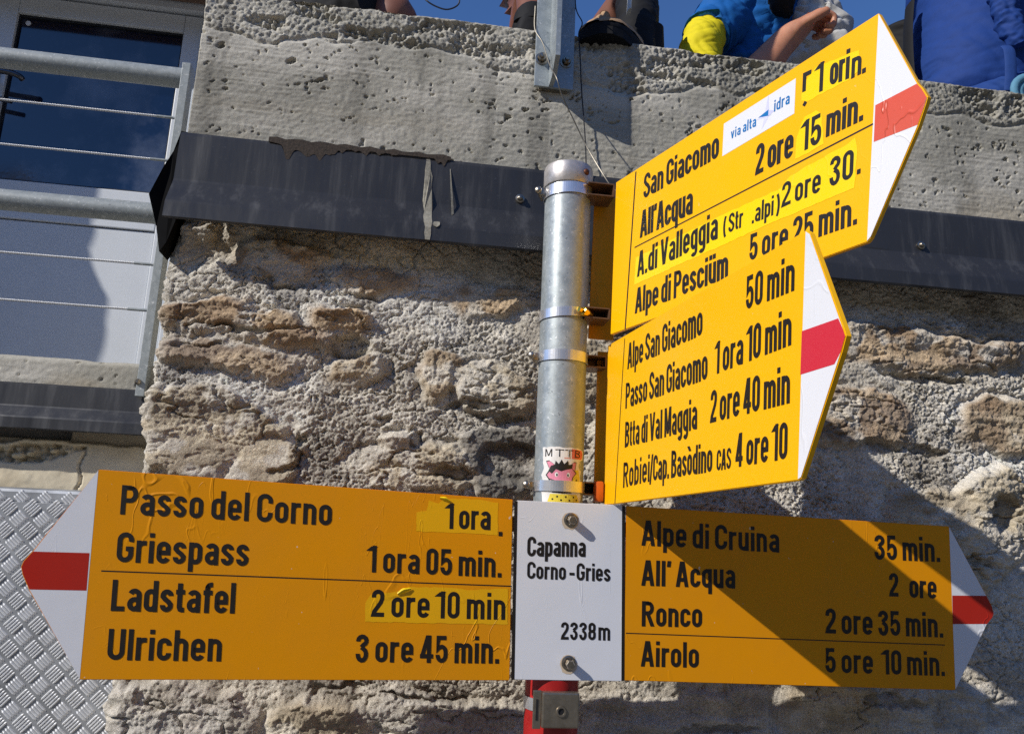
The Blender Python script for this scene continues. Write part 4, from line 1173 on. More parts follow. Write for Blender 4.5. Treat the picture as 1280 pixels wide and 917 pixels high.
# ================================================================== the pole
AX, AY, RP = 0.2402, 1.1975, 0.0385
pole = thing('sign_pole', 'round galvanised pole with an aluminium cap and a red lower part carrying the signs', 'pole', (AX, AY, 0))
bm = bmesh.new()
lathe(bm, (AX, AY, 0), (0, 0, 1), [(RP, 1.372), (RP, 1.5), (RP, 1.8), (RP, 2.168), (0.02, 2.170)], 64)
obj('tube', bm, M['galv'], pole, smooth=True)
bm = bmesh.new()
lathe(bm, (AX, AY, 0), (0, 0, 1), [(RP + .0012, 0.0), (RP + .0012, 0.7), (RP + .0012, 1.382), (RP - .002, 1.3825)], 64)
obj('red_section', bm, M['pole_red'], pole, smooth=True)
bm = bmesh.new()
lathe(bm, (AX, AY, 0), (0, 0, 1), [(RP - .001, 2.1565), (0.0408, 2.1565), (0.0416, 2.1575), (0.0414, 2.187), (0.0398, 2.1925), (0.034, 2.1945), (0, 2.1955)], 64)
cap = obj('cap', bm, M['alu_cap'], pole, smooth=True)
def on_pole(ang, z, r): return Vector((AX + r * math.sin(ang), AY - r * math.cos(ang), z))
def out_pole(ang): return Vector((math.sin(ang), -math.cos(ang), 0))
bm = bmesh.new()
a = math.radians(34)
lathe(bm, on_pole(a, 2.176, 0.0405), out_pole(a), [(0.0058, 0), (0.0056, 0.002), (0.0035, 0.0042), (0, 0.0048)], 16)
obj('rivet', bm, M['rust'], cap, smooth=True)

# clamps: band round the pole, channel bracket and screw, each a part of the sign it holds
def band(parent, z, hgt, screw_side=True, worm=False, edge_pt=None, tilt=0.0):
    rb = RP + 0.0012
    bm = bmesh.new()
    n_ = 64; r0, r1 = rb, rb + 0.0012
    rows = []
    for k in range(n_):
        t = 2 * PI * k / n_
        dz = tilt * math.sin(t)
        rows.append([bm.verts.new(on_pole(t, z + s * hgt / 2 + dz, r)) for r, s in ((r0, -1), (r1, -1), (r1, 1), (r0, 1))])
    for k in range(n_):
        A = rows[k]; B = rows[(k + 1) % n_]
        for j in range(4): bm.faces.new((A[j], A[(j + 1) % 4], B[(j + 1) % 4], B[j]))
    bmesh.ops.recalc_face_normals(bm, faces=bm.faces)
    b = obj('clamp_band', bm, M['steel_band'], parent, smooth=False)
    if screw_side:
        bm = bmesh.new()
        a = math.radians(-80)
        c = on_pole(a, z, rb + 0.004)
        box(bm, (-0.006, -0.0015, -hgt * .35), (0.006, 0.0015, hgt * .35), 0.0005, Matrix.Translation(c) @ Matrix.Rotation(a + PI / 2, 4, 'Z'))
        d = Vector((-0.35, -0.94, 0.1)).normalized()
        lathe(bm, c + Vector((-.006, .006, 0)), d, [(0.0035, -0.012), (0.0035, 0.006), (0.0052, 0.0062), (0.0060, 0.0085), (0.0058, 0.0125), (0.0045, 0.014), (0, 0.0142)], 10)
        lathe(bm, c + Vector((-.006, .006, 0)), d, [(0.0025, -0.024), (0.0025, -0.012), (0, -0.012)], 8)
        obj('screw', bm, M['bolt_steel'], b, smooth=True)
    if worm:
        bm = bmesh.new()
        a = math.radians(35)
        c = on_pole(a, z, rb + 0.0075); tdir = Vector((math.cos(a), math.sin(a), -0.12)).normalized()
        lathe(bm, c - tdir * .017, tdir, [(0, 0), (0.0045, 0.0005), (0.0045, 0.006), (0.0022, 0.0065), (0.0022, 0.009)], 8)
        lathe(bm, c - tdir * .008, tdir, [(0.0038, 0), (0.0068, 0.001), (0.0072, 0.004), (0.0072, 0.020), (0.0055, 0.0225), (0, 0.0225)], 14)
        obj('screw', bm, M['brass'], b, smooth=True)
    if edge_pt is not None:
        # open channel between the pole and the rear edge of the board, seen end-on
        e = Vector(edge_pt); e.z = z
        x0 = AX + 0.026; x1 = e.x - 0.001
        yb = e.y
        bm = bmesh.new()
        t = 0.0022; hh = hgt * .62
        y0, y1 = yb + 0.002, yb + 0.046
        box(bm, (x0, y0, z + hh - t), (x1, y1, z + hh), 0.0004)
        box(bm, (x0, y0, z - hh), (x1, y1, z - hh + t), 0.0004)
        box(bm, (x1 - t, y0, z - hh + t + .0001), (x1, y1, z + hh - t - .0001))
        box(bm, (x0, y1 - t, z - hh + t + .0001), (x1 - t - .0001, y1, z + hh - t - .0001))
        obj('bracket', bm, M['brown_alu'], parent)
    return b
def edge_at(S, z):
    root, at, o, u, w, n = S
    b = BOARDS['S1' if S is s1 else 'S2']['body']
    p0 = at(*b[0]); p1 = at(*b[3]); t = (p0.z - z) / (p0.z - p1.z)
    return p0.lerp(p1, t)
band(s1[0], 2.1455, 0.0185, True, False, edge_at(s1, 2.13) + Vector((0, 0.0, 0)), 0.002)
band(s1[0], 1.9345, 0.0150, False, True, edge_at(s1, 1.925), 0.003)
band(s2[0], 1.8640, 0.0165, True, False, edge_at(s2, 1.864), 0.0)
band(s2[0], 1.6600, 0.0165, True, False, edge_at(s2, 1.66), 0.0)
# rear edge of each perpendicular board: a folded spine turned towards the pole
def spine(S, wd, dy):
    root, at, o, u, w, n = S
    b = BOARDS['S1' if S is s1 else 'S2']['body']
    p0 = at(*b[0], -0.003); p1 = at(*b[3], -0.003)
    bm = bmesh.new()
    q = []
    for p, k in ((p0, -0.004), (p1, 0.004)):
        for off in (Vector((-wd, dy, k)), Vector((0.016, dy, k)), Vector((0.016, dy + 0.004, k)), Vector((-wd, dy + 0.004, k))): q.append(bm.verts.new(p + off))
    for j in range(4): bm.faces.new((q[j], q[(j + 1) % 4], q[4 + (j + 1) % 4], q[4 + j]))
    bm.faces.new(q[:4]); bm.faces.new(q[4:])
    bmesh.ops.recalc_face_normals(bm, faces=bm.faces)
    obj('spine', bm, M['yellow'], root)
spine(s1, 0.026, 0.050); spine(s2, 0.012, 0.030)
# orange end stop at the lower bracket
bm = bmesh.new()
e = edge_at(s2, 1.655)
box(bm, (e.x - 0.016, e.y - 0.006, 1.640), (e.x - 0.002, e.y + 0.012, 1.672), 0.004)
obj('end_stop', bm, M['orange_cap'], s2[0], smooth=True, label='orange plastic end stop')

# clamp of the long signs, below the white plate
bm = bmesh.new()
rb = RP + 0.003
for k in range(64):
    pass
n_ = 64; rows = []
for k in range(n_):
    t = 2 * PI * k / n_
    rows.append([bm.verts.new(on_pole(t, 1.347 + s * 0.0085, r)) for r, s in ((rb - .001, -1), (rb + .0004, -1), (rb + .0004, 1), (rb - .001, 1))])
for k in range(n_):
    A = rows[k]; B = rows[(k + 1) % n_]
    for j in range(4): bm.faces.new((A[j], A[(j + 1) % 4], B[(j + 1) % 4], B[j]))
bmesh.ops.recalc_face_normals(bm, faces=bm.faces)
lb = obj('clamp_band', bm, M['steel_band'], sP[0])
bm = bmesh.new()
yf = AY - RP - 0.012
box(bm, (0.2165, yf - .003, 1.3215), (0.2705, yf + .012, 1.369), 0.0025)
box(bm, (0.2045, yf + .002, 1.3195), (0.2162, yf + .006, 1.3705), 0.001)
lathe(bm, (0.2440, yf - .003, 1.3440), (0, -1, 0), [(0.0078, 0.0), (0.0070, 0.0022), (0.0048, 0.0022), (0.0042, 0.0004)], 24)
obj('clamp_plate', bm, M['clamp_plate'], lb)
bm = bmesh.new()
lathe(bm, (0.2440, yf - .0035, 1.3440), (0, -1, 0), [(0.0043, 0.0), (0, 0.0001)], 20)
obj('bolt_hole', bm, M['door_gap'], lb)
bm = bmesh.new(); box(bm, (0.2085, yf + .0012, 1.331), (0.2115, yf + .0030, 1.359), 0)
obj('slot', bm, M['door_gap'], lb)
# rails behind the long boards that reach the pole
for z in (1.60, 1.46):
    for xa, xb in ((0.06, 0.200), (0.2805, 0.47)):
        bm = bmesh.new(); box(bm, (xa, 1.164, z - .011), (xb, 1.1665, z + .011), 0.0003)
        obj('back_rail', bm, M['brown_alu'], sP[0])

# ---------------------------------------------------------------- round cartoon sticker wrapped on the pole
def pole_sticker():
    bm_all = {}
    root = thing('pole_sticker', 'worn sticker with a pink animal head on the galvanised pole above the white plate', 'sticker', (AX, AY - RP, 1.636))
    U0, V0 = 0.0, 1.632
    sc = 0.001
    # design space in mm: x -32..32 across the pole front, y 0..88
    def put(name, polys, mat, lay, smooth=False):
        bm = bmesh.new()
        for pts in polys:
            f = bm.faces.new([bm.verts.new((x, y, 0)) for x, y in pts])
        bmesh.ops.triangulate(bm, faces=bm.faces[:])
        for x in range(-40, 42, 4):
            bmesh.ops.bisect_plane(bm, geom=bm.verts[:] + bm.edges[:] + bm.faces[:], plane_co=(x, 0, 0), plane_no=(1, 0, 0))
        r = RP + 0.0003 + lay * 0.00012
        for v in bm.verts: v.co = on_pole(v.co.x * sc / RP + math.radians(0), V0 + v.co.y * sc, r)
        bm.normal_update()
        for f in bm.faces:
            c = f.calc_center_median()
            if f.normal.dot(Vector((c.x - AX, c.y - AY, 0))) < 0: f.normal_flip()
        obj(name, bm, mat, root)
    def disc(x, y, r, n=10, ry=None): return [(x + r * math.cos(2 * PI * k / n), y + (ry or r) * math.sin(2 * PI * k / n)) for k in range(n)]
    scal = [(-33, 2), (-36, 20), (-33, 34), (-37, 44), (-32, 54), (-34, 66), (-36, 86), (24, 87), (38, 84), (38, 70), (28, 66), (26, 58), (34, 52), (30, 42), (36, 34), (30, 24), (35, 14), (32, 2)]
    put('backing', [rough_poly(scal, 1.0, 5, 4.0)], simple('sticker_white', srgb(232, 228, 222), .4), 0)
    pink = simple('sticker_pink', srgb(226, 138, 160), .45); salmon = simple('sticker_salmon', srgb(228, 110, 92), .45)
    yel = simple('sticker_yellow', srgb(236, 212, 70), .45)
    put('title_panel', [[(12, 70), (12, 85), (34, 84), (37, 78), (34, 70)], [(0, 70), (0, 71), (10, 71), (10, 70)]], salmon, 1)
    put('yellow_base', [[(-24, 4), (-20, 16), (24, 16), (30, 4)], [(12, 22), (10, 52), (26, 54), (30, 40), (26, 26)]], yel, 1)
    put('dots', [disc(x, y, 1.5) for x, y in ((-16, 8), (-9, 12), (-3, 7), (4, 12), (10, 7), (17, 12), (23, 8), (18, 46), (22, 38), (17, 32))], M['ink'], 2)
    head = [(-26, 44), (-20, 52), (-12, 56), (0, 57), (12, 55), (20, 48), (14, 42), (12, 34), (6, 26), (-6, 25), (-10, 32), (-20, 36)]
    ears = [[(-27, 64), (-22, 65), (-12, 58), (-22, 54)], [(20, 64), (15, 64), (8, 57), (18, 52)]]
    big = lambda p, k: [((x - (-2)) * k - 2, (y - 43) * k + 43) for x, y in p]
    put('outline', [big(head, 1.10)] + [big(e, 1.06) for e in ears], M['ink'], 2)
    put('head', [head] + ears, pink, 3)
    hair = [(-24, 50), (-20, 58), (-14, 60), (-13, 66), (-8, 61), (-4, 68), (0, 61), (6, 67), (7, 60), (14, 62), (13, 55), (4, 53), (-4, 50), (-12, 53), (-18, 46)]
    put('hair', [hair], M['ink'], 4)
    put('eyes', [disc(-11, 45, 2.6, 10, 3.6), disc(7, 45, 2.6, 10, 3.6)], simple('sticker_cream', srgb(240, 236, 230), .4), 4)
    put('pupils', [disc(-10.4, 44.5, 1.3, 8, 2.2), disc(6.4, 44.5, 1.3, 8, 2.2), disc(-4, 30, 1.2, 8, 2.4), disc(2, 30, 1.2, 8, 2.4), [(-22, 39), (-12, 36), (-12, 35), (-22, 37.5)], [(-18, 18), (-2, 17), (14, 18), (10, 20.5), (-2, 19.5), (-14, 20.5)]], M['ink'], 5)
    bm = bmesh.new()
    def atp(a_, b_, d): return on_pole(a_ / RP, b_, RP + 0.0003 + 2.2 * 0.00012 + d)
    for ch, x in (('M', -31), ('T', -14), ('T', 1), ('B', 17)):
        put_text(bm, ch, x * sc, V0 + 72 * sc, (x + 13) * sc, V0 + 72 * sc, 0, 11.5 * sc, atp, 0.00022, 0.75)
    obj('lettering', bm, M['ink'], root)
pole_sticker()

# ================================================================== railing post on the terrace edge with its cords
post = thing('railing_post', 'galvanised T-section railing post bolted to the face of the concrete terrace edge', 'post', (0.236, 1.34, 2.42))
bm = bmesh.new()
box(bm, (0.1945, 1.3345, 2.4285), (0.2710, 1.3415, 3.55), 0.001)
obj('back_plate', bm, M['galv'], post)
bm = bmesh.new()
fy = 1.268
pr = [(1.3343, 2.4290), (1.3343, 3.55), (fy, 3.55), (fy, 2.4550), (1.3000, 2.4290)]
a = [bm.verts.new((0.2225, y, z)) for y, z in pr]; b = [bm.verts.new((0.2315, y, z)) for y, z in pr]
bm.faces.new(a); bm.faces.new(b[::-1])
for i in range(5): bm.faces.new((a[i], b[i], b[(i + 1) % 5], a[(i + 1) % 5]))
bmesh.ops.recalc_face_normals(bm, faces=bm.faces)
obj('fin', bm, M['galv'], post)
for bx in (0.2070, 0.2555):
    bm = bmesh.new()
    lathe(bm, (bx, 1.3345, 2.486), (0, -1, 0), [(0.0125, 0), (0.0125, 0.002), (0.009, 0.0025)], 20)
    lathe(bm, (bx, 1.3345, 2.486), (0, -1, 0), [(0.0085, 0.002), (0.0088, 0.010), (0.0078, 0.0115), (0.005, 0.0115), (0.0048, 0.0165), (0, 0.017)], 6)
    obj('bolt', bm, M['bolt_steel'], post)
bm = bmesh.new()
box(bm, (0.2050, 1.3415, 2.4262), (0.262, 1.349, 2.4290), 0)
obj('shim', bm, M['bolt_steel'], post)
bm = bmesh.new(); tube(bm, [(-0.4, 1.302, 3.57), (3.0, 1.302, 3.57)], 0.0215, 16)
obj('handrail', bm, M['galv'], post, smooth=True)

bm = bmesh.new()
tube(bm, smooth_path([(0.1900, 1.335, 2.60), (0.1905, 1.331, 2.547), (0.205, 1.318, 2.510), (0.216, 1.290, 2.446), (0.2245, 1.262, 2.404), (0.238, 1.268, 2.372), (0.262, 1.28, 2.336), (0.292, 1.285, 2.283), (0.322, 1.25, 2.205), (0.320, 1.19, 2.162), (0.316, 1.165, 2.150)], 6), 0.0011, 6)
tag(recentre(obj('steel_wire', bm, M['wire'], None, True)), 'thin steel wire running from the railing post down to the topmost sign', 'wire')
bm = bmesh.new()
tube(bm, smooth_path([(0.20, 1.330, 2.66), (0.245, 1.262, 2.628), (0.272, 1.335, 2.606), (0.2855, 1.336, 2.578), (0.279, 1.336, 2.552), (0.2835, 1.337, 2.505), (0.2885, 1.337, 2.432), (0.297, 1.335, 2.34), (0.3005, 1.333, 2.28), (0.303, 1.331, 2.22)], 6), 0.0012, 6)
tag(recentre(obj('hanging_cord', bm, M['black_cord'], None, True)), 'dark cord looped round the railing post and hanging down the concrete', 'cord')
bm = bmesh.new()
tube(bm, smooth_path([(-0.035, 1.42, 2.66), (-0.025, 1.40, 2.63), (-0.005, 1.40, 2.6185), (0.0205, 1.40, 2.6145), (0.042, 1.40, 2.631), (0.038, 1.40, 2.66), (0.02, 1.41, 2.70)], 6), 0.0016, 6)
tag(recentre(obj('loose_cord', bm, M['black_cord'], None, True)), 'loose dark cord curling against the blue sky left of the railing post', 'cord')

# ================================================================== people on the terrace
def skin_mesh(name, joints, edges, root, sub=2):
    """one continuous body grown from a skeleton: joints {name: ((x,y,z), radius)}"""
    me = bpy.data.meshes.new(name + '_cage')
    keys = list(joints); idx = {k: i for i, k in enumerate(keys)}
    me.from_pydata([joints[k][0] for k in keys], [(idx[a], idx[b]) for a, b in edges], [])
    o = bpy.data.objects.new(name + '_cage', me); COL.objects.link(o)
    sk = o.modifiers.new('skin', 'SKIN'); sk.use_smooth_shade = True
    for k, v in zip(keys, me.skin_vertices[0].data):
        r = joints[k][1]; v.radius = (r, r) if not isinstance(r, tuple) else r
        v.use_root = (k == root)
    ss = o.modifiers.new('sub', 'SUBSURF'); ss.levels = sub; ss.render_levels = sub
    dg = bpy.context.evaluated_depsgraph_get(); dg.update()
    out = bpy.data.meshes.new_from_object(o.evaluated_get(dg))
    out.name = name
    bpy.data.objects.remove(o); bpy.data.meshes.remove(me)
    return out

def chain(names): return list(zip(names[:-1], names[1:]))

def make_hand(J, E, wrist, d, side, up, size=1.0, curl=0.5, tag_=''):
    """adds a palm, five bent fingers; d hand direction, side towards the thumb"""
    d = Vector(d).normalized(); up = Vector(up).normalized(); side = Vector(side).normalized()
    w = Vector(J[wrist][0])
    pm = 'palm' + tag_
    J[pm] = (tuple(w + d * 0.045 * size), (0.030 * size, 0.017 * size)); E.append((wrist, pm))
    for i, (off, ln) in enumerate(((0.026, .90), (0.009, 1.0), (-0.008, .95), (-0.025, .78))):
        base = w + d * 0.088 * size + side * off * size
        prev = pm; p = base; dd = d.copy()
        axis_ = side
        for j, l in enumerate((0.0, .036, .026, .020)):
            if j:
                sg = 1.0 if side.cross(d).dot(up) < 0 else -1.0
                dd = Matrix.Rotation(sg * curl * (0.7 if j == 1 else 1.0), 3, axis_) @ dd
                p = p + dd * l * ln * size
            k = f'f{i}{j}{tag_}'
            J[k] = (tuple(p), (0.0095 - 0.001 * j) * size); E.append((prev, k)); prev = k
    prev = pm; p = w + d * 0.035 * size + side * 0.030 * size; dd = (d * .6 + side * .6 + up * -.25).normalized()
    for j, l in enumerate((0.0, .032, .026)):
        if j:
            dd = (dd + d * .35 - side * .2).normalized(); p = p + dd * l * size
        k = f't{j}{tag_}'
        J[k] = (tuple(p), (0.0115 - 0.0012 * j) * size); E.append((prev, k)); prev = k

def sphere_blob(bm, c, r, seg=20, rings=14, squash=(1, 1, 1)):
    rr_ = bmesh.ops.create_uvsphere(bm, u_segments=seg, v_segments=rings, radius=1.0)
    for v in rr_['verts']: v.co = Vector(c) + Vector((v.co.x * r * squash[0], v.co.y * r * squash[1], v.co.z * r * squash[2]))
    return rr_['verts']

def cloth_tube(path, rads, seg=40, fold=0.006, seed=0, fscale=(14, 5), n=22, gather=0.0):
    """a garment part: a lofted tube whose surface is creased"""
    P_ = smooth_path(path, n)
    R_ = []
    m_ = len(rads) - 1
    for i in range(len(P_)):
        t = i / (len(P_) - 1) * m_; j = min(int(t), m_ - 1); k = t - j
        k = k * k * (3 - 2 * k)
        a, b = rads[j], rads[j + 1]
        a = a if isinstance(a, tuple) else (a, a); b = b if isinstance(b, tuple) else (b, b)
        R_.append((a[0] + (b[0] - a[0]) * k, a[1] + (b[1] - a[1]) * k))
    bm = bmesh.new()
    rings = tube(bm, P_, R_, seg * 2)
    bm.normal_update()
    for v in bm.verts:
        q = v.co * fscale[0]
        f = mnoise.noise(Vector((q.x + seed, q.y, q.z * 1.7))) 
        g = mnoise.noise(Vector((v.co.x * 42 + seed, v.co.y * 42, v.co.z * 60)))
        rdg = (1 - abs(mnoise.noise(Vector((v.co.x * 20 + 3 * v.co.z * 10 + seed, v.co.y * 20, v.co.z * 26)))) * 2)
        a_ = (1 - abs(mnoise.noise(Vector((v.co.x * 26 + v.co.z * 20 + seed, v.co.y * 9, v.co.z * 7 - v.co.x * 6))))) ** 6
        b_ = (1 - abs(mnoise.noise(Vector((v.co.x * 8 + seed * 2, v.co.y * 12, v.co.z * 34 - v.co.x * 14))))) ** 8
        v.co += v.normal * (f * fold * 1.2 + rdg * fold * 0.4 - a_ * fold * 0.9 - b_ * fold * 0.55 + g * fold * 0.06)
    return bm

def fabric(name, col, sc=900):
    k = NB(name)
    n = k.noise(sc, 2, .5); b = k.noise(35, 4, .6)
    k.base(k.mix(b, tuple(c * .82 for c in col), tuple(min(1, c * 1.12) for c in col)))
    k.set(Roughness=.75, Specular_IOR_Level=.25); k.bump(n, .25, .0006, k.bump(b, .35, .004))
    return k.m
M['skin'] = simple('tanned_skin', srgb(186, 128, 98), 0.5, 0, 0.10, 60, 0.15, 300)
M['skin'].node_tree.nodes['Principled BSDF'].inputs['Subsurface Weight'].default_value = 0.08
M['skin_dark'] = simple('deeply_tanned_skin', srgb(122, 78, 60), 0.5, 0, 0.10, 60, 0.15, 300)
M['hair'] = simple('brown_hair', srgb(58, 42, 32), 0.6, 0, .3, 120, .4, 300)
M['blue_vest'] = fabric('blue_vest', (0.006, 0.105, 0.36))
M['yellow_shirt'] = fabric('yellow_sleeve', (0.72, 0.60, 0.012))
M['grey_trousers'] = fabric('grey_trousers', srgb(196, 194, 190))
M['royal_blue'] = fabric('royal_blue_jacket', (0.010, 0.042, 0.20))
M['blue_trousers'] = fabric('blue_trousers', (0.016, 0.052, 0.21))
M['black_cloth'] = fabric('black_cloth', srgb(24, 24, 26))
M['black_shoe'] = fabric('black_shoe_fabric', srgb(22, 22, 25), 500)
M['sole'] = simple('pale_sole', srgb(205, 200, 190), .7)
M['tan_suede'] = fabric('tan_suede', srgb(172, 140, 108))
M['teal'] = fabric('pale_teal_webbing', srgb(92, 140, 165), 400)
M['lace'] = simple('white_lace', srgb(220, 220, 215), .8)

def head(J, E, neck, c, facing, skin_r=0.075):
    """skull, jaw and nose on the skeleton"""
    c = Vector(c); f = Vector(facing).normalized()
    s_ = f.cross(Vector((0, 0, 1))).normalized()
    J['nape'] = (tuple(c - Vector((0, 0, .070)) - f * .012), 0.062)
    J['jaw'] = (tuple(c - Vector((0, 0, .050)) + f * .045), (0.052, 0.050))
    J['skull'] = (tuple(c + Vector((0, 0, .020)) - f * .004), 0.108)
    J['crown'] = (tuple(c + Vector((0, 0, .085)) - f * .012), 0.085)
    J['nose'] = (tuple(c + Vector((0, 0, -.012)) + f * .108), 0.013)
    E += [(neck, 'nape'), ('nape', 'skull'), ('nape', 'jaw'), ('skull', 'crown'), ('skull', 'nose')]
    for k in (-1, 1):
        J[f'ear{k}'] = (tuple(c + s_ * .094 * k + Vector((0, 0, -.005)) - f * .01), 0.017); E.append(('skull', f'ear{k}'))

def face_parts(root, c, facing, hairmat):
    c = Vector(c); f = Vector(facing).normalized(); s = f.cross(Vector((0, 0, 1))).normalized()
    bm = bmesh.new()
    sphere_blob(bm, c + Vector((0, 0, .040)) - f * .022, .104, 40, 28)
    for v in bm.verts:
        q = v.co - c
        k_ = mnoise.noise(v.co * 38) * .004 + mnoise.noise(v.co * 90) * .003
        v.co += (v.co - (c + Vector((0, 0, .04)))).normalized() * k_
        lim = -.012 if q.z < .070 else .060
        if q.dot(f) > lim: v.co -= f * (q.dot(f) - lim)
        if q.z < -.045: v.co.z = c.z - .045
    obj('hair', bm, hairmat, root, True)
    for k in (-1, 1):
        bm = bmesh.new(); sphere_blob(bm, c + f * .080 + s * .030 * k + Vector((0, 0, .016)), .0105, 10, 8)
        obj('eye', bm, M['sole'], root, True)

# ---- hiker in a blue vest, elbow on the floor, fist on a raised knee
def vest_person():
    root = thing('person', 'person in a blue vest with a yellow sleeve, fist resting on a grey knee', 'person', (0.80, 1.80, 2.548))
    J = {}; E = []
    J['hip'] = ((0.80, 1.90, 2.66), 0.13); J['belly'] = ((0.82, 1.88, 2.80), 0.12); J['chest'] = ((0.88, 1.86, 2.98), 0.13); J['neck'] = ((0.95, 1.84, 3.14), 0.055)
    E += chain(['hip', 'belly', 'chest', 'neck'])
    hc = (1.00, 1.82, 3.27)
    head(J, E, 'neck', hc, (0.9, -.3, -.2))
    J['shR'] = ((0.70, 1.76, 2.86), 0.045); J['elR'] = ((0.660, 1.64, 2.585), 0.042); J['frR'] = ((0.775, 1.590, 2.688), 0.046); J['wrR'] = ((0.842, 1.580, 2.782), 0.033)
    E += [('chest', 'shR')] + chain(['shR', 'elR', 'frR', 'wrR'])
    make_hand(J, E, 'wrR', (0.72, -.05, 0.66), (0.0, -1, -.05), (-.66, 0, .72), 1.15, 1.45, 'R')
    J['shL'] = ((0.98, 2.02, 3.00), 0.055); J['elL'] = ((1.12, 2.08, 2.78), 0.04); J['wrL'] = ((1.28, 1.98, 2.86), 0.028)
    E += [('chest', 'shL')] + chain(['shL', 'elL', 'wrL'])
    make_hand(J, E, 'wrL', (0.9, -.3, 0.1), (0, .2, 1), (0, -1, 0), 0.95, 0.6, 'L')
    J['knR'] = ((1.003, 1.715, 2.950), 0.05); J['anR'] = ((1.08, 1.75, 2.64), 0.04); J['toR'] = ((1.22, 1.74, 2.60), 0.036)
    J['knL'] = ((1.24, 2.04, 2.84), 0.065); J['anL'] = ((1.36, 2.06, 2.64), 0.045); J['toL'] = ((1.52, 2.06, 2.60), 0.04)
    E += [('hip', 'knR')] + chain(['knR', 'anR', 'toR']) + [('hip', 'knL')] + chain(['knL', 'anL', 'toL'])
    link('body', skin_mesh('body', J, E, 'hip'), M['skin'], root, True)
    face_parts(root, hc, (0.9, -.3, -.2), M['hair'])
    v = obj('vest', cloth_tube([(0.80, 1.84, 2.60), (0.815, 1.835, 2.74), (0.835, 1.83, 2.86), (0.89, 1.82, 3.00), (0.935, 1.83, 3.10), (0.955, 1.84, 3.17)], [(.13, .125), (.14, .13), (.15, .13), (.16, .135), (.12, .12), (.07, .07)], 64, .010, 3), M['blue_vest'], root, True)
    obj('sleeve', cloth_tube([(0.72, 1.71, 2.89), (0.690, 1.685, 2.85), (0.660, 1.655, 2.79), (0.650, 1.64, 2.73), (0.655, 1.63, 2.66)], [.048, .054, .055, .053, .053], 40, .005, 9), M['yellow_shirt'], root, True)
    obj('armhole', cloth_tube([(0.80, 1.76, 2.99), (0.745, 1.725, 2.915), (0.688, 1.68, 2.845), (0.678, 1.672, 2.832)], [.085, .075, .064, .060], 40, .006, 19), M['blue_vest'], v, True)
    obj('chin_shade', cloth_tube([(0.86, 1.68, 3.02), (0.88, 1.665, 2.955), (0.90, 1.665, 2.915)], [(.05, .03), (.045, .03), (.02, .015)], 28, .005, 2), M['black_cloth'], root, True)  # black cloth blob added to stand for the shade under the chin
    obj('collar', cloth_tube([(0.935, 1.80, 3.10), (0.99, 1.76, 3.12), (1.03, 1.78, 3.14)], [.03, .035, .02], 20, .004, 2), M['yellow_shirt'], root, True)
    obj('trousers', cloth_tube([(0.84, 1.85, 2.64), (0.92, 1.79, 2.78), (0.975, 1.725, 2.915), (1.003, 1.715, 2.950), (1.032, 1.72, 2.91), (1.065, 1.735, 2.77), (1.08, 1.75, 2.65)], [.11, .092, .078, .072, .070, .064, .06], 48, .010, 5, (18, 5)), M['grey_trousers'], root, True)
    obj('trousers', cloth_tube([(0.84, 1.94, 2.64), (1.0, 2.0, 2.75), (1.24, 2.04, 2.85), (1.32, 2.05, 2.74), (1.37, 2.06, 2.65)], [.12, .10, .085, .075, .07], 32, .008, 8), M['grey_trousers'], root, True)
    for (x, y) in ((1.17, 1.745), (1.45, 2.06)):
        bm = bmesh.new(); sphere_blob(bm, (x, y, 2.60), .06, squash=(2.1, .85, .85))
        obj('shoe', bm, M['black_shoe'], root, True)
vest_person()

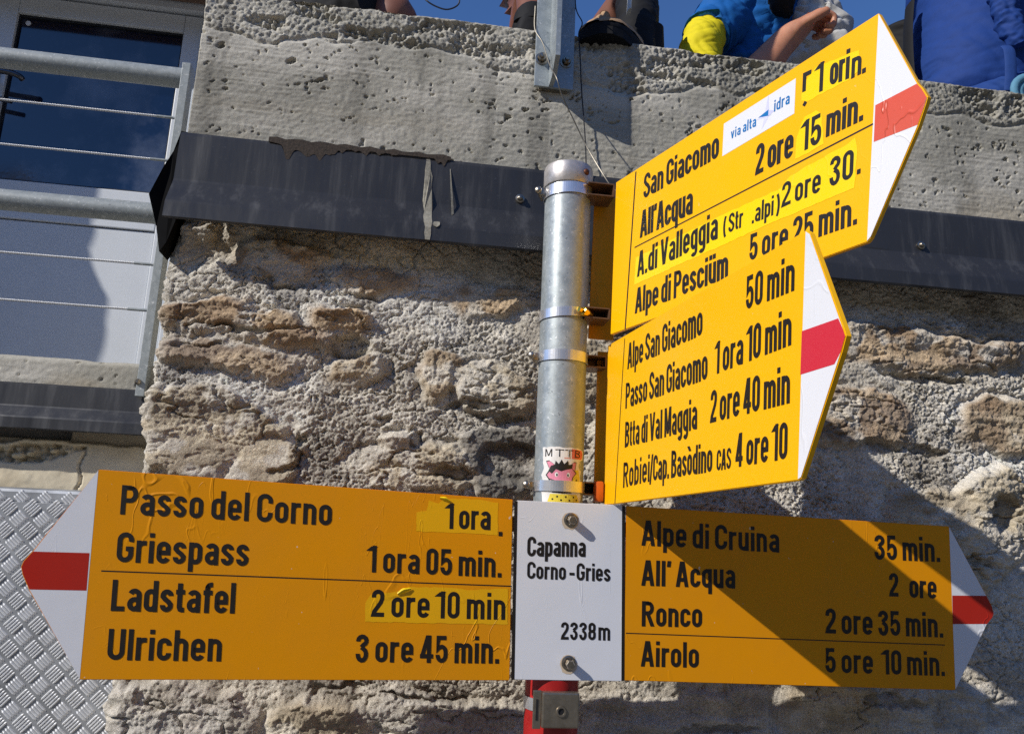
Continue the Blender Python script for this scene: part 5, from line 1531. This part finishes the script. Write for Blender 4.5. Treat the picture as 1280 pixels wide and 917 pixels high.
# ---- seated person in royal blue at the right end
def blue_person():
    root = thing('person', 'person in a royal blue jacket seated at the right end of the terrace edge', 'person', (1.40, 1.62, 2.548))
    J = {}; E = []
    J['hip'] = ((1.33, 1.66, 2.66), 0.13); J['belly'] = ((1.35, 1.67, 2.82), 0.12); J['chest'] = ((1.41, 1.68, 3.04), 0.13); J['neck'] = ((1.46, 1.68, 3.22), 0.055)
    E += chain(['hip', 'belly', 'chest', 'neck'])
    hc = (1.49, 1.67, 3.36); head(J, E, 'neck', hc, (1, -.1, 0))
    for s, y in (('R', 1.50), ('L', 1.86)):
        J['sh' + s] = ((1.42, y, 3.10), .055); J['el' + s] = ((1.56, y - .03, 2.88), .04); J['wr' + s] = ((1.78, y, 2.86), .028)
        E += [('chest', 'sh' + s)] + chain(['sh' + s, 'el' + s, 'wr' + s])
        make_hand(J, E, 'wr' + s, (1, 0, -.1), (0, 1 if s == 'R' else -1, .3), (0, 0, 1), .95, .5, s)
        yy = 1.57 if s == 'R' else 1.78
        J['kn' + s] = ((1.82, yy, 2.72), .068); J['an' + s] = ((2.05, yy + .02, 2.62), .045); J['to' + s] = ((2.16, yy + .02, 2.68), .04)
        E += [('hip', 'kn' + s)] + chain(['kn' + s, 'an' + s, 'to' + s])
    link('body', skin_mesh('body', J, E, 'hip'), M['skin'], root, True)
    face_parts(root, hc, (1, -.1, 0), M['hair'])
    obj('jacket', cloth_tube([(1.305, 1.61, 2.62), (1.312, 1.61, 2.68), (1.335, 1.62, 2.76), (1.375, 1.63, 2.90), (1.415, 1.65, 3.05), (1.43, 1.66, 3.16), (1.46, 1.67, 3.23)], [(.10, .11), (.150, .155), (.165, .165), (.165, .175), (.18, .20), (.14, .17), (.07, .07)], 64, .004, 12, (7, 4)), M['royal_blue'], root, True)
    for y in (1.47, 1.87):
        obj('jacket_sleeve', cloth_tube([(1.42, y + .02, 3.12), (1.50, y, 3.0), (1.57, y - .03, 2.89), (1.68, y, 2.87), (1.77, y, 2.86)], [.085, .08, .07, .06, .05], 32, .008, 4), M['royal_blue'], root, True)
    # elastic hem, gathered
    bm = cloth_tube([(1.300, 1.475, 2.99), (1.292, 1.465, 2.90), (1.295, 1.455, 2.82), (1.315, 1.450, 2.75)], [.022, .03, .03, .026], 28, .005, 7, (60, 5))
    obj('hem', bm, M['royal_blue'], root, True, label='gathered elastic hem of the jacket')
    t_ = obj('trousers', cloth_tube([(1.11, 1.54, 2.55), (1.25, 1.505, 2.592), (1.40, 1.50, 2.632), (1.62, 1.53, 2.67), (1.82, 1.57, 2.73), (1.95, 1.58, 2.67), (2.03, 1.59, 2.63)], [.06, .078, .088, .095, .09, .08, .07], 44, .006, 15), M['blue_trousers'], root, True)
    obj('trousers', cloth_tube([(1.36, 1.72, 2.66), (1.50, 1.78, 2.69), (1.82, 1.78, 2.73), (2.03, 1.80, 2.63)], [.11, .11, .09, .07], 32, .008, 16), M['blue_trousers'], root, True)
    bm = bmesh.new()
    tube(bm, smooth_path([(1.260, 1.43, 2.730), (1.258, 1.420, 2.71), (1.255, 1.418, 2.66), (1.250, 1.42, 2.61)], 5), [(.013, .003)] * 16, 10)
    obj('belt_loop', bm, M['blue_trousers'], t_, True)
    for (x, y) in ((2.10, 1.59), (2.10, 1.80)):
        bm = bmesh.new(); sphere_blob(bm, (x, y, 2.66), .06, squash=(1.2, .85, 1.8))
        obj('shoe', bm, M['black_shoe'], root, True)
    return root
_b = blue_person()
_b.location.x += 0.045

bp = thing('backpack', 'black backpack mostly hidden behind the person in royal blue', 'backpack', (1.26, 1.80, 2.55))
bm = cloth_tube([(1.40, 1.84, 2.58), (1.40, 1.84, 2.70), (1.40, 1.85, 2.85), (1.42, 1.86, 3.02), (1.43, 1.86, 3.10)], [(.12, .14), (.15, .16), (.145, .16), (.12, .14), (.05, .06)], 40, .008, 21)
obj('bag', bm, M['black_cloth'], bp, True)
bm = bmesh.new()
tube(bm, smooth_path([(1.225, 1.64, 2.98), (1.200, 1.62, 2.88), (1.182, 1.60, 2.76), (1.172, 1.58, 2.66)], 6), [(.02, .005)] * 19, 10)
obj('shoulder_strap', bm, M['black_cloth'], bp, True)

st = thing('webbing_strap', 'coiled pale teal webbing strap on the edge at the far right', 'strap', (1.318, 1.39, 2.562))
bm = bmesh.new()
for r_, dy in ((.040, 0), (.024, .004)):
    pts = [(1.318 + r_ * math.cos(t), 1.390 + dy, 2.590 + r_ * .95 * math.sin(t)) for t in [math.radians(a) for a in range(-40, 230, 15)]]
    tube(bm, pts, [(.0075, .009)] * len(pts), 10)
bmesh.ops.recalc_face_normals(bm, faces=bm.faces)
obj('coil', bm, M['teal'], st, True)

# ---- hiker sitting behind the railing post: bare brown legs, black shoes at the edge
def edge_person():
    root = thing('person', 'person sitting behind the railing post, bare brown legs and black shoes at the edge', 'person', (0.36, 1.52, 2.548))
    J = {}; E = []
    J['hip'] = ((0.32, 2.28, 2.68), .13); J['chest'] = ((0.32, 2.38, 3.06), .14); J['neck'] = ((0.32, 2.36, 3.26), .055); J['belly'] = ((0.32, 2.34, 2.86), .12)
    E += chain(['hip', 'belly', 'chest', 'neck'])
    hc = (0.32, 2.34, 3.40); head(J, E, 'neck', hc, (0.2, -1, 0))
    for s, x, y, kx, ky in (('L', 0.203, 1.46, 0.24, 1.72), ('R', 0.445, 1.50, 0.512, 1.72)):
        J['kn' + s] = ((kx, ky, 2.985), .052); J['ca' + s] = ((x * .5 + kx * .5, (y + ky) * .5, 2.83), .047); J['an' + s] = ((x, y, 2.665), .036); J['he' + s] = ((x, y - .01, 2.60), .036); J['to' + s] = ((x - (.07 if s == 'R' else -.01), y + (-.09 if s == 'R' else .15), 2.585), .030)
        E += [('hip', 'kn' + s)] + chain(['kn' + s, 'ca' + s, 'an' + s, 'he' + s, 'to' + s])
        sx = 0.32 + (-.20 if s == 'L' else .20)
        J['sh' + s] = ((sx, 2.37, 3.16), .055); J['el' + s] = ((sx * 1.0 + (-.04 if s == 'L' else .04), 2.20, 2.94), .04); J['wr' + s] = ((sx, 2.08, 2.84), .028)
        E += [('chest', 'sh' + s)] + chain(['sh' + s, 'el' + s, 'wr' + s])
        make_hand(J, E, 'wr' + s, (0, -1, -.1), (1 if s == 'L' else -1, 0, 0), (0, 0, 1), .95, .5, s)
    link('body', skin_mesh('body', J, E, 'hip'), M['skin_dark'], root, True)
    face_parts(root, hc, (0.2, -1, 0), M['hair'])
    obj('shirt', cloth_tube([(0.32, 2.29, 2.66), (0.32, 2.34, 2.88), (0.32, 2.38, 3.10), (0.32, 2.37, 3.23)], [(.19, .14), (.18, .14), (.22, .15), (.07, .07)], 40, .008, 4), M['grey_trousers'], root, True)
    for kx, ky in ((0.245, 1.86), (0.50, 1.86)):
        obj('shorts', cloth_tube([(0.32 + (kx - .32) * .6, 2.28, 2.69), (kx, 2.08, 2.77), (kx, ky + .03, 2.875)], [.13, .09, .074], 32, .008, 5), M['black_cloth'], root, True)
    obj('sock', cloth_tube([(0.445, 1.495, 2.60), (0.446, 1.505, 2.68), (0.462, 1.55, 2.77), (0.478, 1.61, 2.84)], [.046, .044, .049, .053], 28, .003, 8), M['black_cloth'], root, True)
    # sock on the left leg
    obj('sock', cloth_tube([(0.203, 1.456, 2.600), (0.203, 1.458, 2.63), (0.206, 1.462, 2.652)], [.045, .043, .041], 28, .003, 6), M['black_cloth'], root, True)
    def shoe(x, y, ang, s=1.0, ct=.15):
        Mx = Matrix.Translation((x, y, 2.548)) @ Matrix.Rotation(ang, 4, 'Z') @ Matrix.Scale(s, 4)
        bm = bmesh.new()
        # cross-sections along the foot from heel (0) to toe
        secs = [(-.075, .030, .070), (-.060, .037, .105), (-.025, .038, .112), (.02, .040, .092), (.07, .046, .072), (.12, .049, .058), (.16, .043, .047), (.180, .032, .038), (.192, .014, .028)]
        rings = []
        for yy, w_, h_ in secs:
            ring = []
            for k in range(20):
                a = PI * 2 * k / 20
                cx = math.copysign(abs(math.cos(a)) ** .7, math.cos(a)) * w_
                cz = math.sin(a)
                z = .022 + (h_ - .022) * (max(0, cz) ** .75) if cz > 0 else .022 * (1 - abs(cz) * .5)
                ring.append(bm.verts.new(Mx @ Vector((cx, yy, z))))
            rings.append(ring)
        for a, b in zip(rings[:-1], rings[1:]):
            for k in range(20): bm.faces.new((a[k], a[(k + 1) % 20], b[(k + 1) % 20], b[k]))
        bm.faces.new(rings[0]); bm.faces.new(rings[-1])
        bmesh.ops.recalc_face_normals(bm, faces=bm.faces)
        bmesh.ops.subdivide_edges(bm, edges=bm.edges[:], cuts=1, use_grid_fill=True, smooth=1.0)
        tube(bm, [Mx @ Vector(p) for p in ((0, -.035, .09), (0, -.036, (ct + .09) / 2), (0, -.03, ct))], [.043 * s, .042 * s, .043 * s], 24)
        sh = obj('shoe', bm, M['black_shoe'], root, True)
        bm = bmesh.new()
        cap_rings = []
        for yy, w_, h_ in secs[4:]:
            ring = []
            for k in range(13):
                a = math.radians(12 + 156 * k / 12)
                cx = math.copysign(abs(math.cos(a)) ** .7, math.cos(a)) * w_ * 1.04
                ring.append(bm.verts.new(Mx @ Vector((cx, yy * 1.012, .024 + (h_ * 1.05 - .022) * (max(0, math.sin(a)) ** .75)))))
            cap_rings.append(ring)
        for a, b in zip(cap_rings[:-1], cap_rings[1:]):
            for k in range(12): bm.faces.new((a[k], a[k + 1], b[k + 1], b[k]))
        obj('toe_cap', bm, M['tan_suede'], sh, True, label='tan suede toe cap')
        bm = bmesh.new()
        rings = []
        for yy, w_, h_ in secs:
            rings.append([bm.verts.new(Mx @ Vector((sx * (w_ + .003), yy * 1.02, z))) for sx, z in ((-1, 0.001), (1, 0.001), (1, .016), (-1, .016))])
        for a, b in zip(rings[:-1], rings[1:]):
            for k in range(4): bm.faces.new((a[k], a[(k + 1) % 4], b[(k + 1) % 4], b[k]))
        bm.faces.new(rings[0]); bm.faces.new(rings[-1])
        bmesh.ops.recalc_face_normals(bm, faces=bm.faces)
        obj('sole', bm, M['black_shoe'], sh)
        return sh, Mx
    sh, Mx = shoe(0.445, 1.50, math.radians(140), 1.12)
    bm = bmesh.new()
    tube(bm, smooth_path([(0.415, 1.45, 2.775), (0.412, 1.443, 2.73), (0.410, 1.44, 2.695)], 5), [(.013, .004)] * 11, 8)
    obj('pull_tab', bm, M['lace'], sh, True)
    bm = bmesh.new()
    c = Vector((0.368, 1.385, 2.622))
    star = [bm.verts.new(c + Vector((math.cos(k * PI / 5) * (.009 if k % 2 == 0 else .005), 0.002 * math.cos(k), math.sin(k * PI / 5) * (.009 if k % 2 == 0 else .005)))) for k in range(10)]
    bm.faces.new(star)
    bmesh.ops.solidify(bm, geom=bm.faces[:], thickness=0.004)
    obj('badge', bm, M['lace'], sh)
    bm = cloth_tube([(0.318, 1.415, 2.59), (0.322, 1.418, 2.62), (0.340, 1.425, 2.648), (0.355, 1.432, 2.672)], [.014, .017, .017, .014], 20, .004, 3)
    obj('gaiter', bm, M['tan_suede'], sh, True, label='tan suede cuff')
    shoe(0.203, 1.47, math.radians(-4), .95, .098)
edge_person()

# ---- seated person at the left, dark shorts and a brown knee showing over the edge
def lying_person():
    root = thing('person', 'person in black shorts sitting left of the loose cord, only a brown knee showing', 'person', (-0.35, 1.62, 2.548))
    J = {}; E = []
    J['hip'] = ((-0.21, 1.72, 2.67), .10); J['belly'] = ((-0.22, 1.76, 2.84), .10); J['chest'] = ((-0.23, 1.80, 3.05), .12); J['neck'] = ((-0.23, 1.80, 3.22), .055)
    E += chain(['hip', 'belly', 'chest', 'neck'])
    hc = (-0.21, 1.80, 3.36); head(J, E, 'neck', hc, (1, -.2, 0))
    for s, y in (('R', 1.485), ('L', 1.74)):
        J['kn' + s] = ((-0.085, y, 2.665), .054); J['an' + s] = ((-0.02, y + .30, 2.60), .042); J['to' + s] = ((0.04, y + .40, 2.59), .036)
        E += [('hip', 'kn' + s)] + chain(['kn' + s, 'an' + s, 'to' + s])
        yy = 1.62 if s == 'R' else 1.98
        J['sh' + s] = ((-0.23 + (.02 if s == 'R' else -.02), yy, 3.12), .055); J['el' + s] = ((-0.27, yy + .05, 2.86), .04); J['wr' + s] = ((-0.24, yy - .10, 2.70), .028)
        E += [('chest', 'sh' + s)] + chain(['sh' + s, 'el' + s, 'wr' + s])
        make_hand(J, E, 'wr' + s, (1, .1, -.2), (0, 1 if s == 'R' else -1, .3), (0, 0, 1), .95, .5, s)
    link('body', skin_mesh('body', J, E, 'hip'), M['skin_dark'], root, True)
    face_parts(root, hc, (1, -.2, 0), M['hair'])
    obj('shirt', cloth_tube([(-0.21, 1.73, 2.66), (-0.22, 1.76, 2.84), (-0.23, 1.80, 3.05), (-0.23, 1.80, 3.18)], [(.13, .13), (.13, .14), (.14, .19), (.08, .09)], 40, .008, 4), M['black_cloth'], root, True)
    for y in (1.50, 1.74):
        obj('shorts', cloth_tube([(-0.24, 1.72 + (y - 1.6) * .4, 2.66), (-0.19, 1.55 + (y - 1.5) * .9, 2.67), (-0.125, y - .005, 2.672)], [.10, .08, .070], 32, .006, 5), M['black_cloth'], root, True)
    return root
lying_person()
